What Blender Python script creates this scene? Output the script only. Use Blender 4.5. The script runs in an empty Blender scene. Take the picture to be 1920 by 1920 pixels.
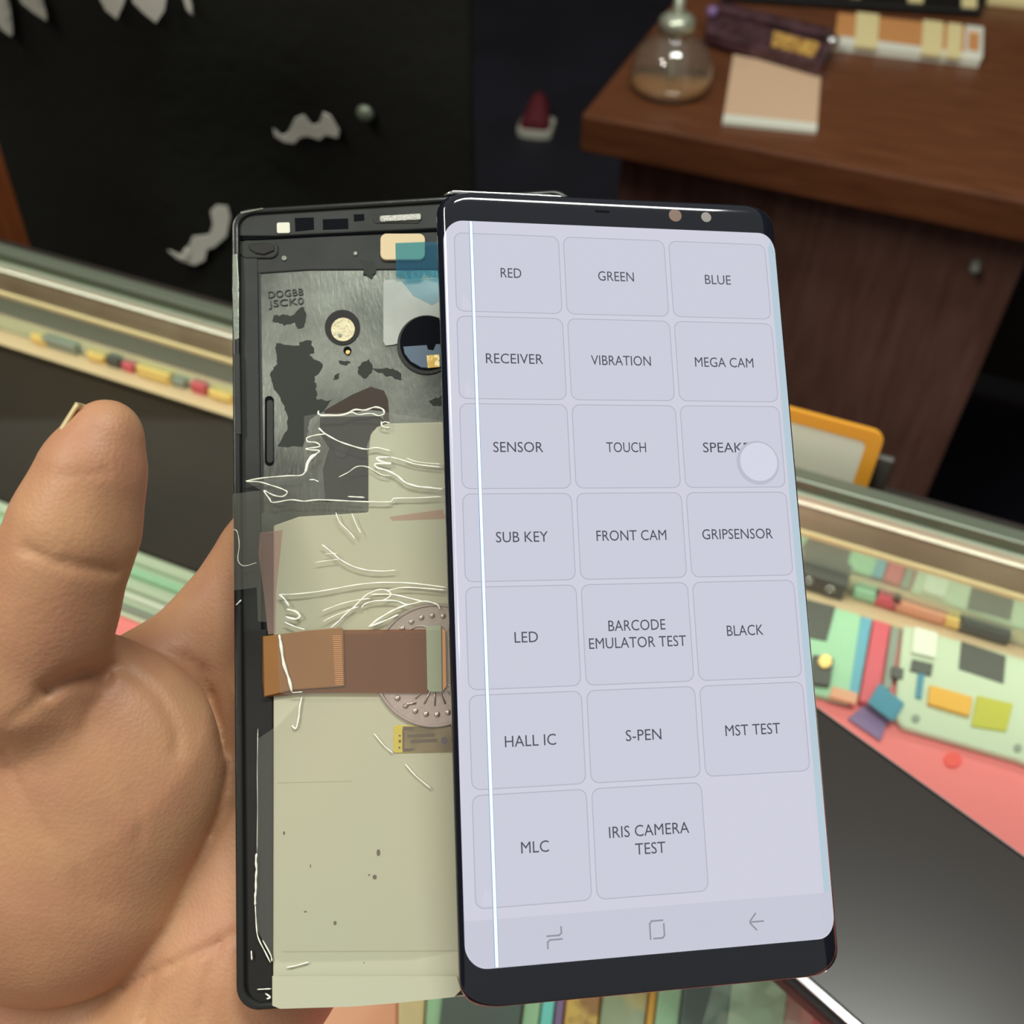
import bpy, bmesh, math, random
import numpy as np
from mathutils import Vector, Matrix, noise

random.seed(7)
scene = bpy.context.scene
col = scene.collection

# ------------------------------------------------------------------ camera, world, lights, exposure
FPX = 1925.0
ZC = 1.30
PITCH = math.radians(43.0)               # 47 degrees below the horizon
cam_data = bpy.data.cameras.new('camera')
cam_data.sensor_width = 36.0
cam_data.lens = 36.0 * FPX / 1920.0
cam_data.clip_start = 0.01
cam_data.dof.use_dof = True
cam_data.dof.focus_distance = 0.206
cam_data.dof.aperture_fstop = cam_data.lens / 1.9
cam = bpy.data.objects.new('camera', cam_data)
col.objects.link(cam)
cam.location = (0, 0, ZC)
cam.rotation_euler = (PITCH, 0, 0)
scene.camera = cam

world = bpy.data.worlds.new('world')
scene.world = world
world.use_nodes = True
wn = world.node_tree
bg = wn.nodes['Background']
bg.inputs[0].default_value = (1.0, 0.98, 0.89, 1)
bg.inputs[1].default_value = 0.37


def area(name, loc, aim, sx, sy, power, colr=(1, 1, 1)):
    l = bpy.data.lights.new(name, 'AREA')
    l.shape = 'RECTANGLE'
    l.size, l.size_y = sx, sy
    l.energy = power
    l.color = colr
    o = bpy.data.objects.new(name, l)
    col.objects.link(o)
    o.location = loc
    d = Vector(aim) - Vector(loc)
    o.rotation_euler = (math.atan2(d.y, -d.z), 0, 0) if sx > sy else (0, math.atan2(-d.x, -d.z), 0)
    return o


area('ceiling_tube_light', (-1.0, -0.1, 2.5), (-0.1, 0.15, 1.0), 0.10, 1.3, 19, (1.0, 0.96, 0.86))
area('ceiling_tube_light', (0.30, 0.40, 2.55), (0.1, 0.25, 1.0), 0.9, 0.10, 17, (0.95, 1.0, 0.93))

scene.view_settings.view_transform = 'Standard'
scene.view_settings.look = 'None'
scene.view_settings.gamma = 1.0
scene.view_settings.use_curve_mapping = False
scene.view_settings.exposure = 0.0

# ------------------------------------------------------------------ maths helpers
CW = Matrix.Translation((0, 0, ZC)) @ Matrix.Rotation(PITCH, 4, 'X')
RC = Matrix.Rotation(PITCH, 3, 'X')


def ray(px, py):
    return RC @ Vector(((px - 960) / FPX, (960 - py) / FPX, -1.0))


def atz(px, py, z):
    d = ray(px, py)
    s = (z - ZC) / d.z
    return Vector((0, 0, ZC)) + d * s


def cs(px, py, depth):
    return CW @ (Vector(((px - 960) / FPX, (960 - py) / FPX, -1.0)) * depth)


def rodr(r):
    v = Vector(r)
    return Matrix.Rotation(v.length, 3, v.normalized())


def pose(r, t, k):
    return CW @ (Matrix.Translation(Vector(t) * k) @ rodr(r).to_4x4())


SD, SF = 0.973, 1.025
DM = pose((-0.17344368, 0.17736772, 0.02465613), (0.02431005, -0.01152617, -0.20834691), SD)
FM = pose((-0.22952397, 0.00733967, 0.06726798), (-0.01869967, -0.01018704, -0.20716477), SF)
MD, MF = SD * 0.001, SF * 0.001          # metres per local millimetre


def plane_pt(M, k, px, py, h=0.0):
    """pixel -> local millimetres on the plane z=h mm of a placed slab"""
    Mi = M.inverted()
    o = Mi @ Vector((0, 0, ZC))
    d = Mi.to_3x3() @ ray(px, py)
    s = (h * k - o.z) / d.z
    p = o + d * s
    return (p.x / k, p.y / k)


def fp(px, py, h=0.0):
    return plane_pt(FM, MF, px, py, h)


# ------------------------------------------------------------------ object helpers
def obj(name, bm, mat, parent=None, mw=None, smooth=False, bevel=0.0, seg=2):
    me = bpy.data.meshes.new(name)
    bmesh.ops.recalc_face_normals(bm, faces=bm.faces)
    bm.to_mesh(me)
    bm.free()
    me.materials.append(mat)
    if smooth:
        for p in me.polygons:
            p.use_smooth = True
    o = bpy.data.objects.new(name, me)
    col.objects.link(o)
    if parent is not None:
        o.parent = parent
    if mw is not None:
        o.matrix_world = mw
    if bevel > 0:
        b = o.modifiers.new('bevel', 'BEVEL')
        b.width = bevel
        b.segments = seg
        b.limit_method = 'ANGLE'
        b.angle_limit = math.radians(40)
    return o


def thing(name, label, cat, mw, group=None):
    o = bpy.data.objects.new(name, None)
    o.empty_display_size = 0.02
    col.objects.link(o)
    o.matrix_world = mw
    return tag(o, label, cat, group)


def tag(o, label, cat, group=None):
    o['label'] = label
    o['category'] = cat
    if group:
        o['group'] = group
    return o


def B():
    return bmesh.new()


def box(bm, x0, x1, y0, y1, z0, z1):
    v = [bm.verts.new(p) for p in ((x0, y0, z0), (x1, y0, z0), (x1, y1, z0), (x0, y1, z0),
                                   (x0, y0, z1), (x1, y0, z1), (x1, y1, z1), (x0, y1, z1))]
    for f in ((3, 2, 1, 0), (4, 5, 6, 7), (0, 1, 5, 4), (1, 2, 6, 5), (2, 3, 7, 6), (3, 0, 4, 7)):
        bm.faces.new([v[i] for i in f])
    return bm


def prism(bm, pts, z0, z1, k=1.0):
    a = [bm.verts.new((p[0] * k, p[1] * k, z0 * k)) for p in pts]
    b = [bm.verts.new((p[0] * k, p[1] * k, z1 * k)) for p in pts]
    n = len(pts)
    bm.faces.new(a[::-1])
    bm.faces.new(b)
    for i in range(n):
        j = (i + 1) % n
        bm.faces.new((a[i], a[j], b[j], b[i]))
    return bm


def ring(bm, outer, inner, z0, z1, k=1.0):
    n = len(outer)
    L = [[bm.verts.new((p[0] * k, p[1] * k, z * k)) for p in q] for q in (outer, inner) for z in (z0, z1)]
    o0, o1, i0, i1 = L
    for i in range(n):
        j = (i + 1) % n
        bm.faces.new((o0[i], o0[j], o1[j], o1[i]))
        bm.faces.new((i0[j], i0[i], i1[i], i1[j]))
        bm.faces.new((o1[i], o1[j], i1[j], i1[i]))
        bm.faces.new((o0[j], o0[i], i0[i], i0[j]))
    return bm


def rrect(x0, x1, y0, y1, r, n=6):
    pts = []
    for cx, cy, a0 in ((x1 - r, y1 - r, 0), (x0 + r, y1 - r, 90), (x0 + r, y0 + r, 180), (x1 - r, y0 + r, 270)):
        for i in range(n + 1):
            a = math.radians(a0 + 90.0 * i / n)
            pts.append((cx + r * math.cos(a), cy + r * math.sin(a)))
    return pts


def circ(cx, cy, r, n=40, ry=None):
    ry = ry or r
    return [(cx + r * math.cos(2 * math.pi * i / n), cy + ry * math.sin(2 * math.pi * i / n)) for i in range(n)]


def tube(bm, pts, r, n=6, closed=False):
    pts = [Vector(p) for p in pts]
    rs = r if isinstance(r, (list, tuple)) else [r] * len(pts)
    rings = []
    m = len(pts)
    for i, p in enumerate(pts):
        a = pts[max(i - 1, 0)]
        b = pts[min(i + 1, m - 1)]
        t = (b - a)
        t = t.normalized() if t.length > 1e-9 else Vector((0, 0, 1))
        up = Vector((0, 0, 1)) if abs(t.z) < 0.9 else Vector((1, 0, 0))
        s = t.cross(up).normalized()
        u = s.cross(t)
        rings.append([bm.verts.new(p + (s * math.cos(2 * math.pi * k / n) + u * math.sin(2 * math.pi * k / n)) * rs[i]) for k in range(n)])
    for a, b in zip(rings, rings[1:]):
        for k in range(n):
            l = (k + 1) % n
            bm.faces.new((a[k], a[l], b[l], b[k]))
    bm.faces.new(rings[0][::-1])
    bm.faces.new(rings[-1])
    return bm


def lathe(bm, prof, n=32, c=(0, 0, 0)):
    rows = []
    for r, z in prof:
        rows.append([bm.verts.new((c[0] + r * math.cos(2 * math.pi * k / n), c[1] + r * math.sin(2 * math.pi * k / n), c[2] + z)) for k in range(n)])
    for a, b in zip(rows, rows[1:]):
        for k in range(n):
            l = (k + 1) % n
            bm.faces.new((a[k], a[l], b[l], b[k]))
    bm.faces.new(rows[0][::-1])
    bm.faces.new(rows[-1])
    return bm


def smooth_line(pts, n=4):
    """Catmull-Rom through 2D/3D points"""
    P = [Vector(p) for p in pts]
    out = []
    for i in range(len(P) - 1):
        p0, p1, p2, p3 = P[max(i - 1, 0)], P[i], P[i + 1], P[min(i + 2, len(P) - 1)]
        for k in range(n):
            t = k / n
            out.append(0.5 * ((2 * p1) + (p2 - p0) * t + (2 * p0 - 5 * p1 + 4 * p2 - p3) * t * t + (3 * p1 - p0 - 3 * p2 + p3) * t ** 3))
    out.append(P[-1])
    return out


def sr(r, g, b):
    """sRGB 0-255 -> linear"""
    return tuple((c / 255 / 12.92) if c / 255 <= 0.04045 else ((c / 255 + 0.055) / 1.055) ** 2.4 for c in (r, g, b))


# ------------------------------------------------------------------ materials
def mat(name, rgb, rough=0.5, metal=0.0, spec=0.5, bump=None, var=None, coat=0.0, sub=0.0):
    m = bpy.data.materials.new(name)
    m.use_nodes = True
    nt = m.node_tree
    p = nt.nodes['Principled BSDF']
    p.inputs['Base Color'].default_value = (*rgb, 1)
    p.inputs['Roughness'].default_value = rough
    p.inputs['Metallic'].default_value = metal
    p.inputs['Specular IOR Level'].default_value = spec
    p.inputs['Coat Weight'].default_value = coat
    tc = None
    if var or bump:
        tc = nt.nodes.new('ShaderNodeTexCoord')
    if var:                                   # (scale, second colour, contrast lo, hi[, stretch])
        n = nt.nodes.new('ShaderNodeTexNoise')
        n.inputs['Scale'].default_value = var[0]
        n.inputs['Detail'].default_value = 6
        r = nt.nodes.new('ShaderNodeValToRGB')
        r.color_ramp.elements[0].position = var[2]
        r.color_ramp.elements[1].position = var[3]
        r.color_ramp.elements[0].color = (*rgb, 1)
        r.color_ramp.elements[1].color = (*var[1], 1)
        if len(var) > 4:
            mp = nt.nodes.new('ShaderNodeMapping')
            mp.inputs['Scale'].default_value = var[4]
            nt.links.new(tc.outputs['Object'], mp.inputs[0])
            nt.links.new(mp.outputs[0], n.inputs['Vector'])
        else:
            nt.links.new(tc.outputs['Object'], n.inputs['Vector'])
        nt.links.new(n.outputs['Fac'], r.inputs[0])
        nt.links.new(r.outputs[0], p.inputs['Base Color'])
    if bump:                                  # (scale, strength, distance[, stretch])
        n = nt.nodes.new('ShaderNodeTexNoise')
        n.inputs['Scale'].default_value = bump[0]
        n.inputs['Detail'].default_value = 5
        b = nt.nodes.new('ShaderNodeBump')
        b.inputs['Strength'].default_value = bump[1]
        b.inputs['Distance'].default_value = bump[2]
        if len(bump) > 3:
            mp = nt.nodes.new('ShaderNodeMapping')
            mp.inputs['Scale'].default_value = bump[3]
            nt.links.new(tc.outputs['Object'], mp.inputs[0])
            nt.links.new(mp.outputs[0], n.inputs['Vector'])
        else:
            nt.links.new(tc.outputs['Object'], n.inputs['Vector'])
        nt.links.new(n.outputs['Fac'], b.inputs['Height'])
        nt.links.new(b.outputs[0], p.inputs['Normal'])
    if sub > 0:
        p.inputs['Subsurface Weight'].default_value = sub
        p.inputs['Subsurface Radius'].default_value = (1.0, 0.35, 0.2)
        p.inputs['Subsurface Scale'].default_value = 0.004
    return m


def emis(name, rgb, strength=1.0, gloss=0.04):
    m = bpy.data.materials.new(name)
    m.use_nodes = True
    p = m.node_tree.nodes['Principled BSDF']
    p.inputs['Base Color'].default_value = (0.01, 0.01, 0.012, 1)
    p.inputs['Roughness'].default_value = 0.08
    p.inputs['Specular IOR Level'].default_value = 0.25
    p.inputs['Emission Color'].default_value = (*rgb, 1)
    p.inputs['Emission Strength'].default_value = strength
    return m


def clear(name, tint=(1, 1, 1), haze=0.0, hazecol=(0.8, 0.8, 0.78), rough=0.05, ior=1.45, bump=None, fade=1.0):
    """clear sheet: see-through with fresnel gloss and a little milky haze"""
    m = bpy.data.materials.new(name)
    m.use_nodes = True
    nt = m.node_tree
    for n in list(nt.nodes):
        nt.nodes.remove(n)
    out = nt.nodes.new('ShaderNodeOutputMaterial')
    tr = nt.nodes.new('ShaderNodeBsdfTransparent')
    tr.inputs[0].default_value = (*tint, 1)
    gl = nt.nodes.new('ShaderNodeBsdfGlossy')
    gl.inputs['Roughness'].default_value = rough
    f0 = ((ior - 1) / (ior + 1)) ** 2              # Schlick reflectance, alike on both faces of the sheet
    lw = nt.nodes.new('ShaderNodeLayerWeight')
    lw.inputs['Blend'].default_value = 0.5
    pw_ = nt.nodes.new('ShaderNodeMath')
    pw_.operation = 'POWER'
    pw_.inputs[1].default_value = 5.0
    nt.links.new(lw.outputs['Facing'], pw_.inputs[0])
    fr = nt.nodes.new('ShaderNodeMath')
    fr.operation = 'MULTIPLY_ADD'
    fr.inputs[1].default_value = 1 - f0
    fr.inputs[2].default_value = f0
    nt.links.new(pw_.outputs[0], fr.inputs[0])
    mx = nt.nodes.new('ShaderNodeMixShader')
    mul = nt.nodes.new('ShaderNodeMath')
    mul.operation = 'MULTIPLY'
    mul.inputs[1].default_value = fade
    nt.links.new(fr.outputs[0], mul.inputs[0])
    nt.links.new(mul.outputs[0], mx.inputs[0])
    last = tr
    if haze > 0:
        df = nt.nodes.new('ShaderNodeBsdfDiffuse')
        df.inputs[0].default_value = (*hazecol, 1)
        m2 = nt.nodes.new('ShaderNodeMixShader')
        m2.inputs[0].default_value = haze
        nt.links.new(tr.outputs[0], m2.inputs[1])
        nt.links.new(df.outputs[0], m2.inputs[2])
        last = m2
    nt.links.new(last.outputs[0], mx.inputs[1])
    nt.links.new(gl.outputs[0], mx.inputs[2])
    nt.links.new(mx.outputs[0], out.inputs[0])
    if bump:
        tc = nt.nodes.new('ShaderNodeTexCoord')
        n = nt.nodes.new('ShaderNodeTexNoise')
        n.inputs['Scale'].default_value = bump[0]
        b = nt.nodes.new('ShaderNodeBump')
        b.inputs['Strength'].default_value = bump[1]
        b.inputs['Distance'].default_value = bump[2]
        nt.links.new(tc.outputs['Object'], n.inputs['Vector'])
        nt.links.new(n.outputs['Fac'], b.inputs['Height'])
        nt.links.new(b.outputs[0], gl.inputs['Normal'])
        nt.links.new(b.outputs[0], lw.inputs['Normal'])
    return m


M = {}
M['floor'] = mat('floor_tile', sr(38, 39, 54), 0.6, var=(3, sr(30, 31, 42), 0.4, 0.6))
M['wood'] = mat('desk_wood', sr(114, 68, 42), 0.38, var=(14, sr(92, 52, 30), 0.35, 0.7, (1, 8, 8)))
M['wood_dark'] = mat('desk_panel_wood', sr(120, 86, 76), 0.5, var=(10, sr(100, 66, 54), 0.35, 0.7, (8, 8, 1)))
M['dark_board'] = mat('dark_board', sr(38, 30, 24), 0.6)
M['orange_wood'] = mat('orange_wood', sr(150, 84, 44), 0.5, var=(12, sr(120, 64, 34), 0.35, 0.7, (6, 6, 1)))
M['cloth'] = mat('black_cloth', sr(30, 30, 27), 0.9, spec=0.15, bump=(60, 0.3, 0.004))
M['print'] = mat('white_print', sr(205, 203, 192), 0.8)
M['black'] = mat('black_plastic', sr(24, 24, 24), 0.35)
M['charcoal'] = mat('charcoal_plastic', sr(44, 46, 44), 0.6, spec=0.3, bump=(900, 0.15, 0.0002), var=(90, sr(36, 38, 37), 0.4, 0.65))
M['gloss_black'] = mat('gloss_black_glass', sr(20, 24, 34), 0.06, spec=0.6)
M['gloss_side'] = mat('gloss_black_edge', sr(16, 17, 20), 0.12, spec=0.7, coat=0.5)
M['chrome'] = mat('chrome', (0.75, 0.76, 0.76), 0.15, 1.0)
M['steel'] = mat('brushed_steel', (0.5, 0.51, 0.47), 0.35, 1.0, bump=(300, 0.3, 0.0004, (1, 8, 1)))
M['pink'] = mat('pink_liner', (1.0, 0.235, 0.25), 0.8)
M['cream'] = mat('cream_plastic', sr(226, 205, 160), 0.6)
M['tan'] = mat('tan_strip', sr(218, 186, 152), 0.6)
M['mint'] = mat('mint_plastic', sr(172, 215, 180), 0.5)
M['white_mint'] = mat('pale_mint_white', sr(205, 214, 190), 0.5)
M['white'] = mat('white_plastic', sr(232, 232, 218), 0.5)
M['blue'] = mat('blue_plastic', sr(110, 175, 200), 0.5)
M['cyan'] = mat('cyan_plastic', sr(130, 225, 225), 0.5)
M['deepblue'] = mat('teal_blue_plastic', sr(70, 140, 170), 0.4)
M['purple'] = mat('purple_film', sr(140, 110, 160), 0.4)
M['red'] = mat('red_plastic', sr(225, 95, 110), 0.5)
M['redsticker'] = mat('red_sticker', sr(255, 90, 85), 0.6)
M['orange'] = mat('orange_plastic', sr(240, 175, 60), 0.5)
M['yellow'] = mat('yellow_plastic', sr(250, 212, 130), 0.5)
M['olive'] = mat('olive_yellow_sticker', sr(196, 188, 60), 0.5)
M['darkgrey'] = mat('dark_grey_part', sr(88, 86, 82), 0.5)
M['grey'] = mat('grey_part', sr(150, 155, 145), 0.5)
M['gold'] = mat('gold_contact', (0.75, 0.52, 0.2), 0.35, 1.0)
M['peach'] = mat('peach_film', sr(240, 170, 140), 0.5)
M['rail'] = mat('grey_rail', sr(112, 120, 104), 0.35, 0.3)
M['brown_board'] = mat('brown_back_board', sr(150, 138, 116), 0.5, var=(9, sr(112, 94, 74), 0.4, 0.65))
M['mirror'] = mat('mirror', (0.70, 0.80, 0.70), 0.06, 0.6)
M['dark_tray'] = mat('dark_brown_tray', sr(44, 31, 20), 0.6, spec=0.2, var=(12, sr(34, 24, 17), 0.35, 0.7))
M['glass_top'] = clear('counter_glass', (0.93, 0.97, 0.93), rough=0.03)
M['glass_clear'] = clear('bottle_glass', (0.93, 0.96, 0.93), 0.07, (0.75, 0.8, 0.72), rough=0.05, ior=1.9)
M['orange_border'] = mat('orange_border', sr(235, 165, 50), 0.5)
M['card'] = mat('white_card', sr(226, 228, 208), 0.6)

# ------------------------------------------------------------------ setting: floor
o = obj('floor', box(B(), -3.1, 3.1, -2, 4.1, -0.05, 0.0), M['floor'])
o['kind'] = 'structure'
M['wall'] = mat('wall_paint', sr(104, 84, 66), 0.8)
for nm_, bx_ in (('wall_back', (-3.1, 3.1, 4.0, 4.1)), ('wall_left', (-3.1, -3.0, -2.0, 4.0)), ('wall_right', (3.0, 3.1, -2.0, 4.0))):
    o = obj(nm_, box(B(), *bx_, 0, 4.2), M['wall'])
    o['kind'] = 'structure'

# ------------------------------------------------------------------ display counter (local x along the counter, y away from the viewer)
ZT, ZL = ZC - 0.34, ZC - 0.404             # glass top, liner
pa, pb = atz(0, 466, ZT), atz(1920, 1010, ZT)
ang = math.atan2(pb.y - pa.y, pb.x - pa.x)
ko = atz(960, 742, ZT)
KM = Matrix.Translation((ko.x, ko.y, 0)) @ Matrix.Rotation(ang, 4, 'Z')
KI = KM.inverted()


def kc(px, py, z):
    p = KI @ atz(px, py, z)
    return p.x, p.y


for v_, tilt, en in ((-0.0095, -35, 0.33), (-0.400, 42, 0.95)):        # LED strip under the back rail; the front one is an added, unseen fill
    case_light = bpy.data.lights.new('case_led_and_fill', 'AREA')
    case_light.shape = 'RECTANGLE'
    case_light.size, case_light.size_y = 1.8, 0.004
    case_light.energy = en
    case_light.color = (1.0, 0.99, 0.92)
    case_light_ob = bpy.data.objects.new('case_led_and_fill', case_light)
    col.objects.link(case_light_ob)
    case_light_ob.matrix_world = KM @ Matrix.Translation((-0.08, v_, ZT - 0.0055)) @ Matrix.Rotation(math.radians(tilt), 4, 'X')
case = thing('display_counter', 'long glass topped display counter with pink liner and mirrored back', 'counter', KM)
XL, XR, YF = -1.0, 0.85, -0.42
obj('cabinet', box(B(), XL, XR, YF, 0.004, 0.0, ZL - 0.012), M['wood_dark'], case)
obj('liner', box(B(), XL, XR, YF + 0.01, -0.002, ZL - 0.012, ZL), M['pink'], case)
obj('back_mirror', box(B(), XL, XR, -0.004, 0.002, ZL, ZL + 0.033), M['mirror'], case)
obj('back_board', box(B(), XL, XR, -0.004, 0.002, ZL + 0.0355, ZT - 0.006), M['brown_board'], case)
obj('glass_shelf_edge', box(B(), XL, XR, -0.006, 0.002, ZL + 0.033, ZL + 0.0355), M['cream'], case)
obj('light_strip', box(B(), XL, XR, -0.0065, -0.004, ZT - 0.010, ZT - 0.0045), M['white'], case)
obj('back_rail', box(B(), XL, XR, -0.004, 0.0045, ZT - 0.006, ZT + 0.002), M['rail'], case, bevel=0.001)
obj('rear_ledge', box(B(), XL, XR, 0.004, 0.034, ZT - 0.030, ZT - 0.022), M['dark_board'], case)
obj('front_rail', box(B(), XL, XR, YF - 0.004, YF + 0.01, ZL - 0.012, ZT + 0.004), M['rail'], case, bevel=0.0015)
obj('end_panel', box(B(), XL - 0.006, XL, YF, 0.002, ZL - 0.012, ZT + 0.002), M['glass_top'], case)
obj('end_panel', box(B(), XR, XR + 0.006, YF, 0.002, ZL - 0.012, ZT + 0.002), M['glass_top'], case)
obj('top_glass', box(B(), XL, XR, YF + 0.01, -0.0042, ZT - 0.0045, ZT), M['glass_top'], case)


def kplace(px, py, z=ZL):
    u, v = kc(px, py, z)
    return KM @ Matrix.Translation((u, v, z))


def kpoly(pts, z, origin):
    """pixels on plane z -> local metres around origin (u, v)"""
    return [(kc(x, y, z)[0] - origin[0], kc(x, y, z)[1] - origin[1]) for x, y in pts]


def slab(name, label, cat, pts, mname, h=0.003, z=ZL, group=None, bevel=0.0006, lift=0.0, parent=None):
    cx = sum(p[0] for p in pts) / len(pts)
    cy = sum(p[1] for p in pts) / len(pts)
    o0 = kc(cx, cy, z)
    bm = prism(B(), kpoly(pts, z, o0), 0, h)
    o = obj(name, bm, M[mname], None, KM @ Matrix.Translation((o0[0], o0[1], z + lift)), bevel=bevel)
    tag(o, label, cat, group)
    return o


# tan strip at the foot of the mirror
sx = thing('liner_strip', 'narrow tan plastic strip along the foot of the mirror', 'strip', KM @ Matrix.Translation((0, -0.0105, ZL)))
obj('strip_body', box(B(), XL + 0.01, XR - 0.01, -0.006, 0.0062, 0, 0.002), M['tan'], sx, bevel=0.0005)

# dark tray on the left, pale ribbed rail in front of it
v_hi, v_mid, v_lo = -0.0205, kc(245, 1022, ZL + 0.006)[1], kc(215, 1152, ZL)[1]
tc_ = (v_hi + v_mid + 0.003) / 2
th_ = (v_hi - v_mid - 0.003) / 2
tr = thing('dark_tray', 'dark brown flat tray under the glass on the left', 'tray', KM @ Matrix.Translation((-0.45, tc_, ZL)))
obj('tray_floor', box(B(), -0.40, 0.34, -th_, th_, 0, 0.002), M['dark_tray'], tr)
b_ = B()
box(b_, -0.403, 0.343, -th_ - 0.002, -th_, 0, 0.004)
box(b_, -0.403, 0.343, th_, th_ + 0.002, 0, 0.004)
box(b_, -0.403, -0.40, -th_, th_, 0, 0.004)
box(b_, 0.34, 0.343, -th_, th_, 0, 0.004)
obj('tray_rim', b_, M['dark_tray'], tr)
rw = v_mid - v_lo
rl = thing('ribbed_rail', 'pale mint ribbed plastic rail lying in front of the dark tray', 'rail', KM @ Matrix.Translation((-0.45, (v_mid + v_lo) / 2, ZL)))
obj('rail_base', box(B(), -0.40, 0.36, -rw / 2, rw / 2, 0, 0.003), M['white_mint'], rl, bevel=0.001)
for yy, hh, mm in ((0.36, 0.0062, 'white_mint'), (0.14, 0.005, 'mint'), (-0.06, 0.0055, 'white_mint'), (-0.22, 0.004, 'white'), (-0.40, 0.004, 'grey')):
    b_ = B()
    tube(b_, [(-0.40, yy * rw, 0.0035), (0.36, yy * rw, 0.0035)], hh * 0.55, 10)
    obj('rib', b_, M[mm], rl, smooth=True)


# small parts standing on the tan strip in front of the mirror, left
for i, (px, py, w, mname, lab) in enumerate([
        (48, 650, 0.013, 'yellow', 'small yellow connector block standing leftmost at the mirror foot'),
        (95, 655, 0.026, 'grey', 'grey flat part by the mirror between two yellow blocks'),
        (163, 676, 0.013, 'yellow', 'square yellow block by the mirror, above the thumb tip'),
        (195, 688, 0.009, 'darkgrey', 'small dark grey block touching the red block'),
        (224, 694, 0.008, 'red', 'small bright red block by the mirror near the thumb'),
        (275, 708, 0.024, 'yellow', 'long pale yellow connector block by the mirror'),
        (322, 722, 0.009, 'grey', 'small grey block between long yellow and dull red blocks'),
        (362, 732, 0.010, 'red', 'dull red block by the mirror nearest the phone frame'),
        (405, 742, 0.016, 'yellow', 'yellow connector block right beside the taped phone frame')]):
    u, v = kc(px, py, ZL + 0.008)
    b_ = B()
    box(b_, -w / 2, w / 2, -0.0015, 0.0015, 0.002, 0.0075 + 0.0015 * (i % 2))
    if mname == 'yellow':
        box(b_, -w / 2 + 0.002, w / 2 - 0.002, -0.0024, -0.0015, 0.003, 0.006)
    oo = obj('connector_block', b_, M[mname], None, KM @ Matrix.Translation((u, -0.0057, ZL)), bevel=0.0006)
    tag(oo, lab, 'connector', 'connector blocks by the mirror')

# ---- phone parts on the right side of the case
ch_pts = [(1690, 1180), (2230, 1332), (2190, 1545), (1945, 1452), (1905, 1434), (1690, 1372), (1672, 1350)]
cx0 = kc(1800, 1300, ZL)
ch = thing('phone_chassis', 'pale mint phone chassis with dark square window, right side of the case', 'phone part', KM @ Matrix.Translation((cx0[0], cx0[1], ZL)))
obj('chassis_plate', prism(B(), kpoly(ch_pts, ZL, cx0), 0, 0.004), M['white_mint'], ch, bevel=0.0012)
for nm, pts, mm, h in [
        ('window', [(1797, 1212), (1880, 1240), (1876, 1292), (1792, 1264)], 'darkgrey', 0.0046),
        ('shield', [(1708, 1188), (1752, 1200), (1748, 1247), (1703, 1236)], 'white', 0.006),
        ('camera_socket', [(1705, 1247), (1744, 1256), (1740, 1278), (1701, 1268)], 'darkgrey', 0.0052),
        ('battery_connector', [(1737, 1297), (1816, 1320), (1810, 1355), (1733, 1332)], 'orange', 0.006),
        ('sticker', [(1826, 1314), (1893, 1330), (1880, 1382), (1815, 1372)], 'olive', 0.0048),
        ('flex_strip', [(1716, 1272), (1728, 1275), (1722, 1322), (1711, 1318)], 'deepblue', 0.005),
        ('slot', [(1668, 1258), (1690, 1264), (1688, 1284), (1666, 1278)], 'darkgrey', 0.0046),
        ('screw_hole', circ(1712, 1357, 8, 14), 'grey', 0.0046),
        ('screw_hole', circ(1902, 1412, 8, 14), 'grey', 0.0046)]:
    obj(nm, prism(B(), kpoly(pts, ZL, cx0), 0.0035, h), M[mm], ch, bevel=0.0003)

mf0 = kc(1570, 1220, ZL)
mf = thing('phone_chassis', 'mint green phone frame with dark square opening beside the lit screen', 'phone part', KM @ Matrix.Translation((mf0[0], mf0[1], ZL)))
obj('frame_plate', prism(B(), kpoly([(1440, 1112), (1612, 1162), (1590, 1325), (1440, 1290)], ZL, mf0), 0, 0.004), M['mint'], mf, bevel=0.001)
obj('opening', prism(B(), kpoly([(1470, 1124), (1563, 1148), (1546, 1212), (1470, 1196)], ZL, mf0), 0.0035, 0.0046), M['darkgrey'], mf)
obj('camera_block', prism(B(), kpoly([(1518, 1242), (1558, 1250), (1550, 1300), (1518, 1296)], ZL, mf0), 0.0035, 0.007), M['darkgrey'], mf, bevel=0.0006)
obj('lens_ring', prism(B(), kpoly(circ(1540, 1258, 13, 18), ZL, mf0), 0.0065, 0.0082), M['gold'], mf, bevel=0.0003)
obj('tab', prism(B(), kpoly([(1556, 1298), (1604, 1312), (1600, 1332), (1550, 1318)], ZL, mf0), 0.0035, 0.0055), M['peach'], mf, bevel=0.0004)

slab('side_strip', 'narrow blue plastic strip between the mint frame and red strip', 'phone part', [(1611, 1164), (1632, 1169), (1606, 1312), (1586, 1306)], 'blue', 0.004)
slab('side_strip', 'wide red plastic strip lying right of the blue strip', 'phone part', [(1635, 1170), (1666, 1179), (1640, 1330), (1607, 1322)], 'red', 0.004)
slab('grey_strip', 'grey plastic strip between red strip and pale mint chassis', 'phone part', [(1669, 1180), (1686, 1184), (1668, 1300), (1652, 1296)], 'grey', 0.003)
slab('square_film', 'teal blue square film piece at the black tablet edge', 'film', [(1643, 1293), (1690, 1332), (1668, 1366), (1620, 1330)], 'deepblue', 0.0016, lift=0.0045)
slab('purple_film', 'translucent purple film under the teal blue square', 'film', [(1622, 1322), (1664, 1352), (1650, 1392), (1588, 1350)], 'purple', 0.001, lift=0.0005)
slab('red_sticker', 'small round red sticker on the pink liner', 'sticker', circ(1786, 1426, 17, 20, 15), 'redsticker', 0.001)

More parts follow.
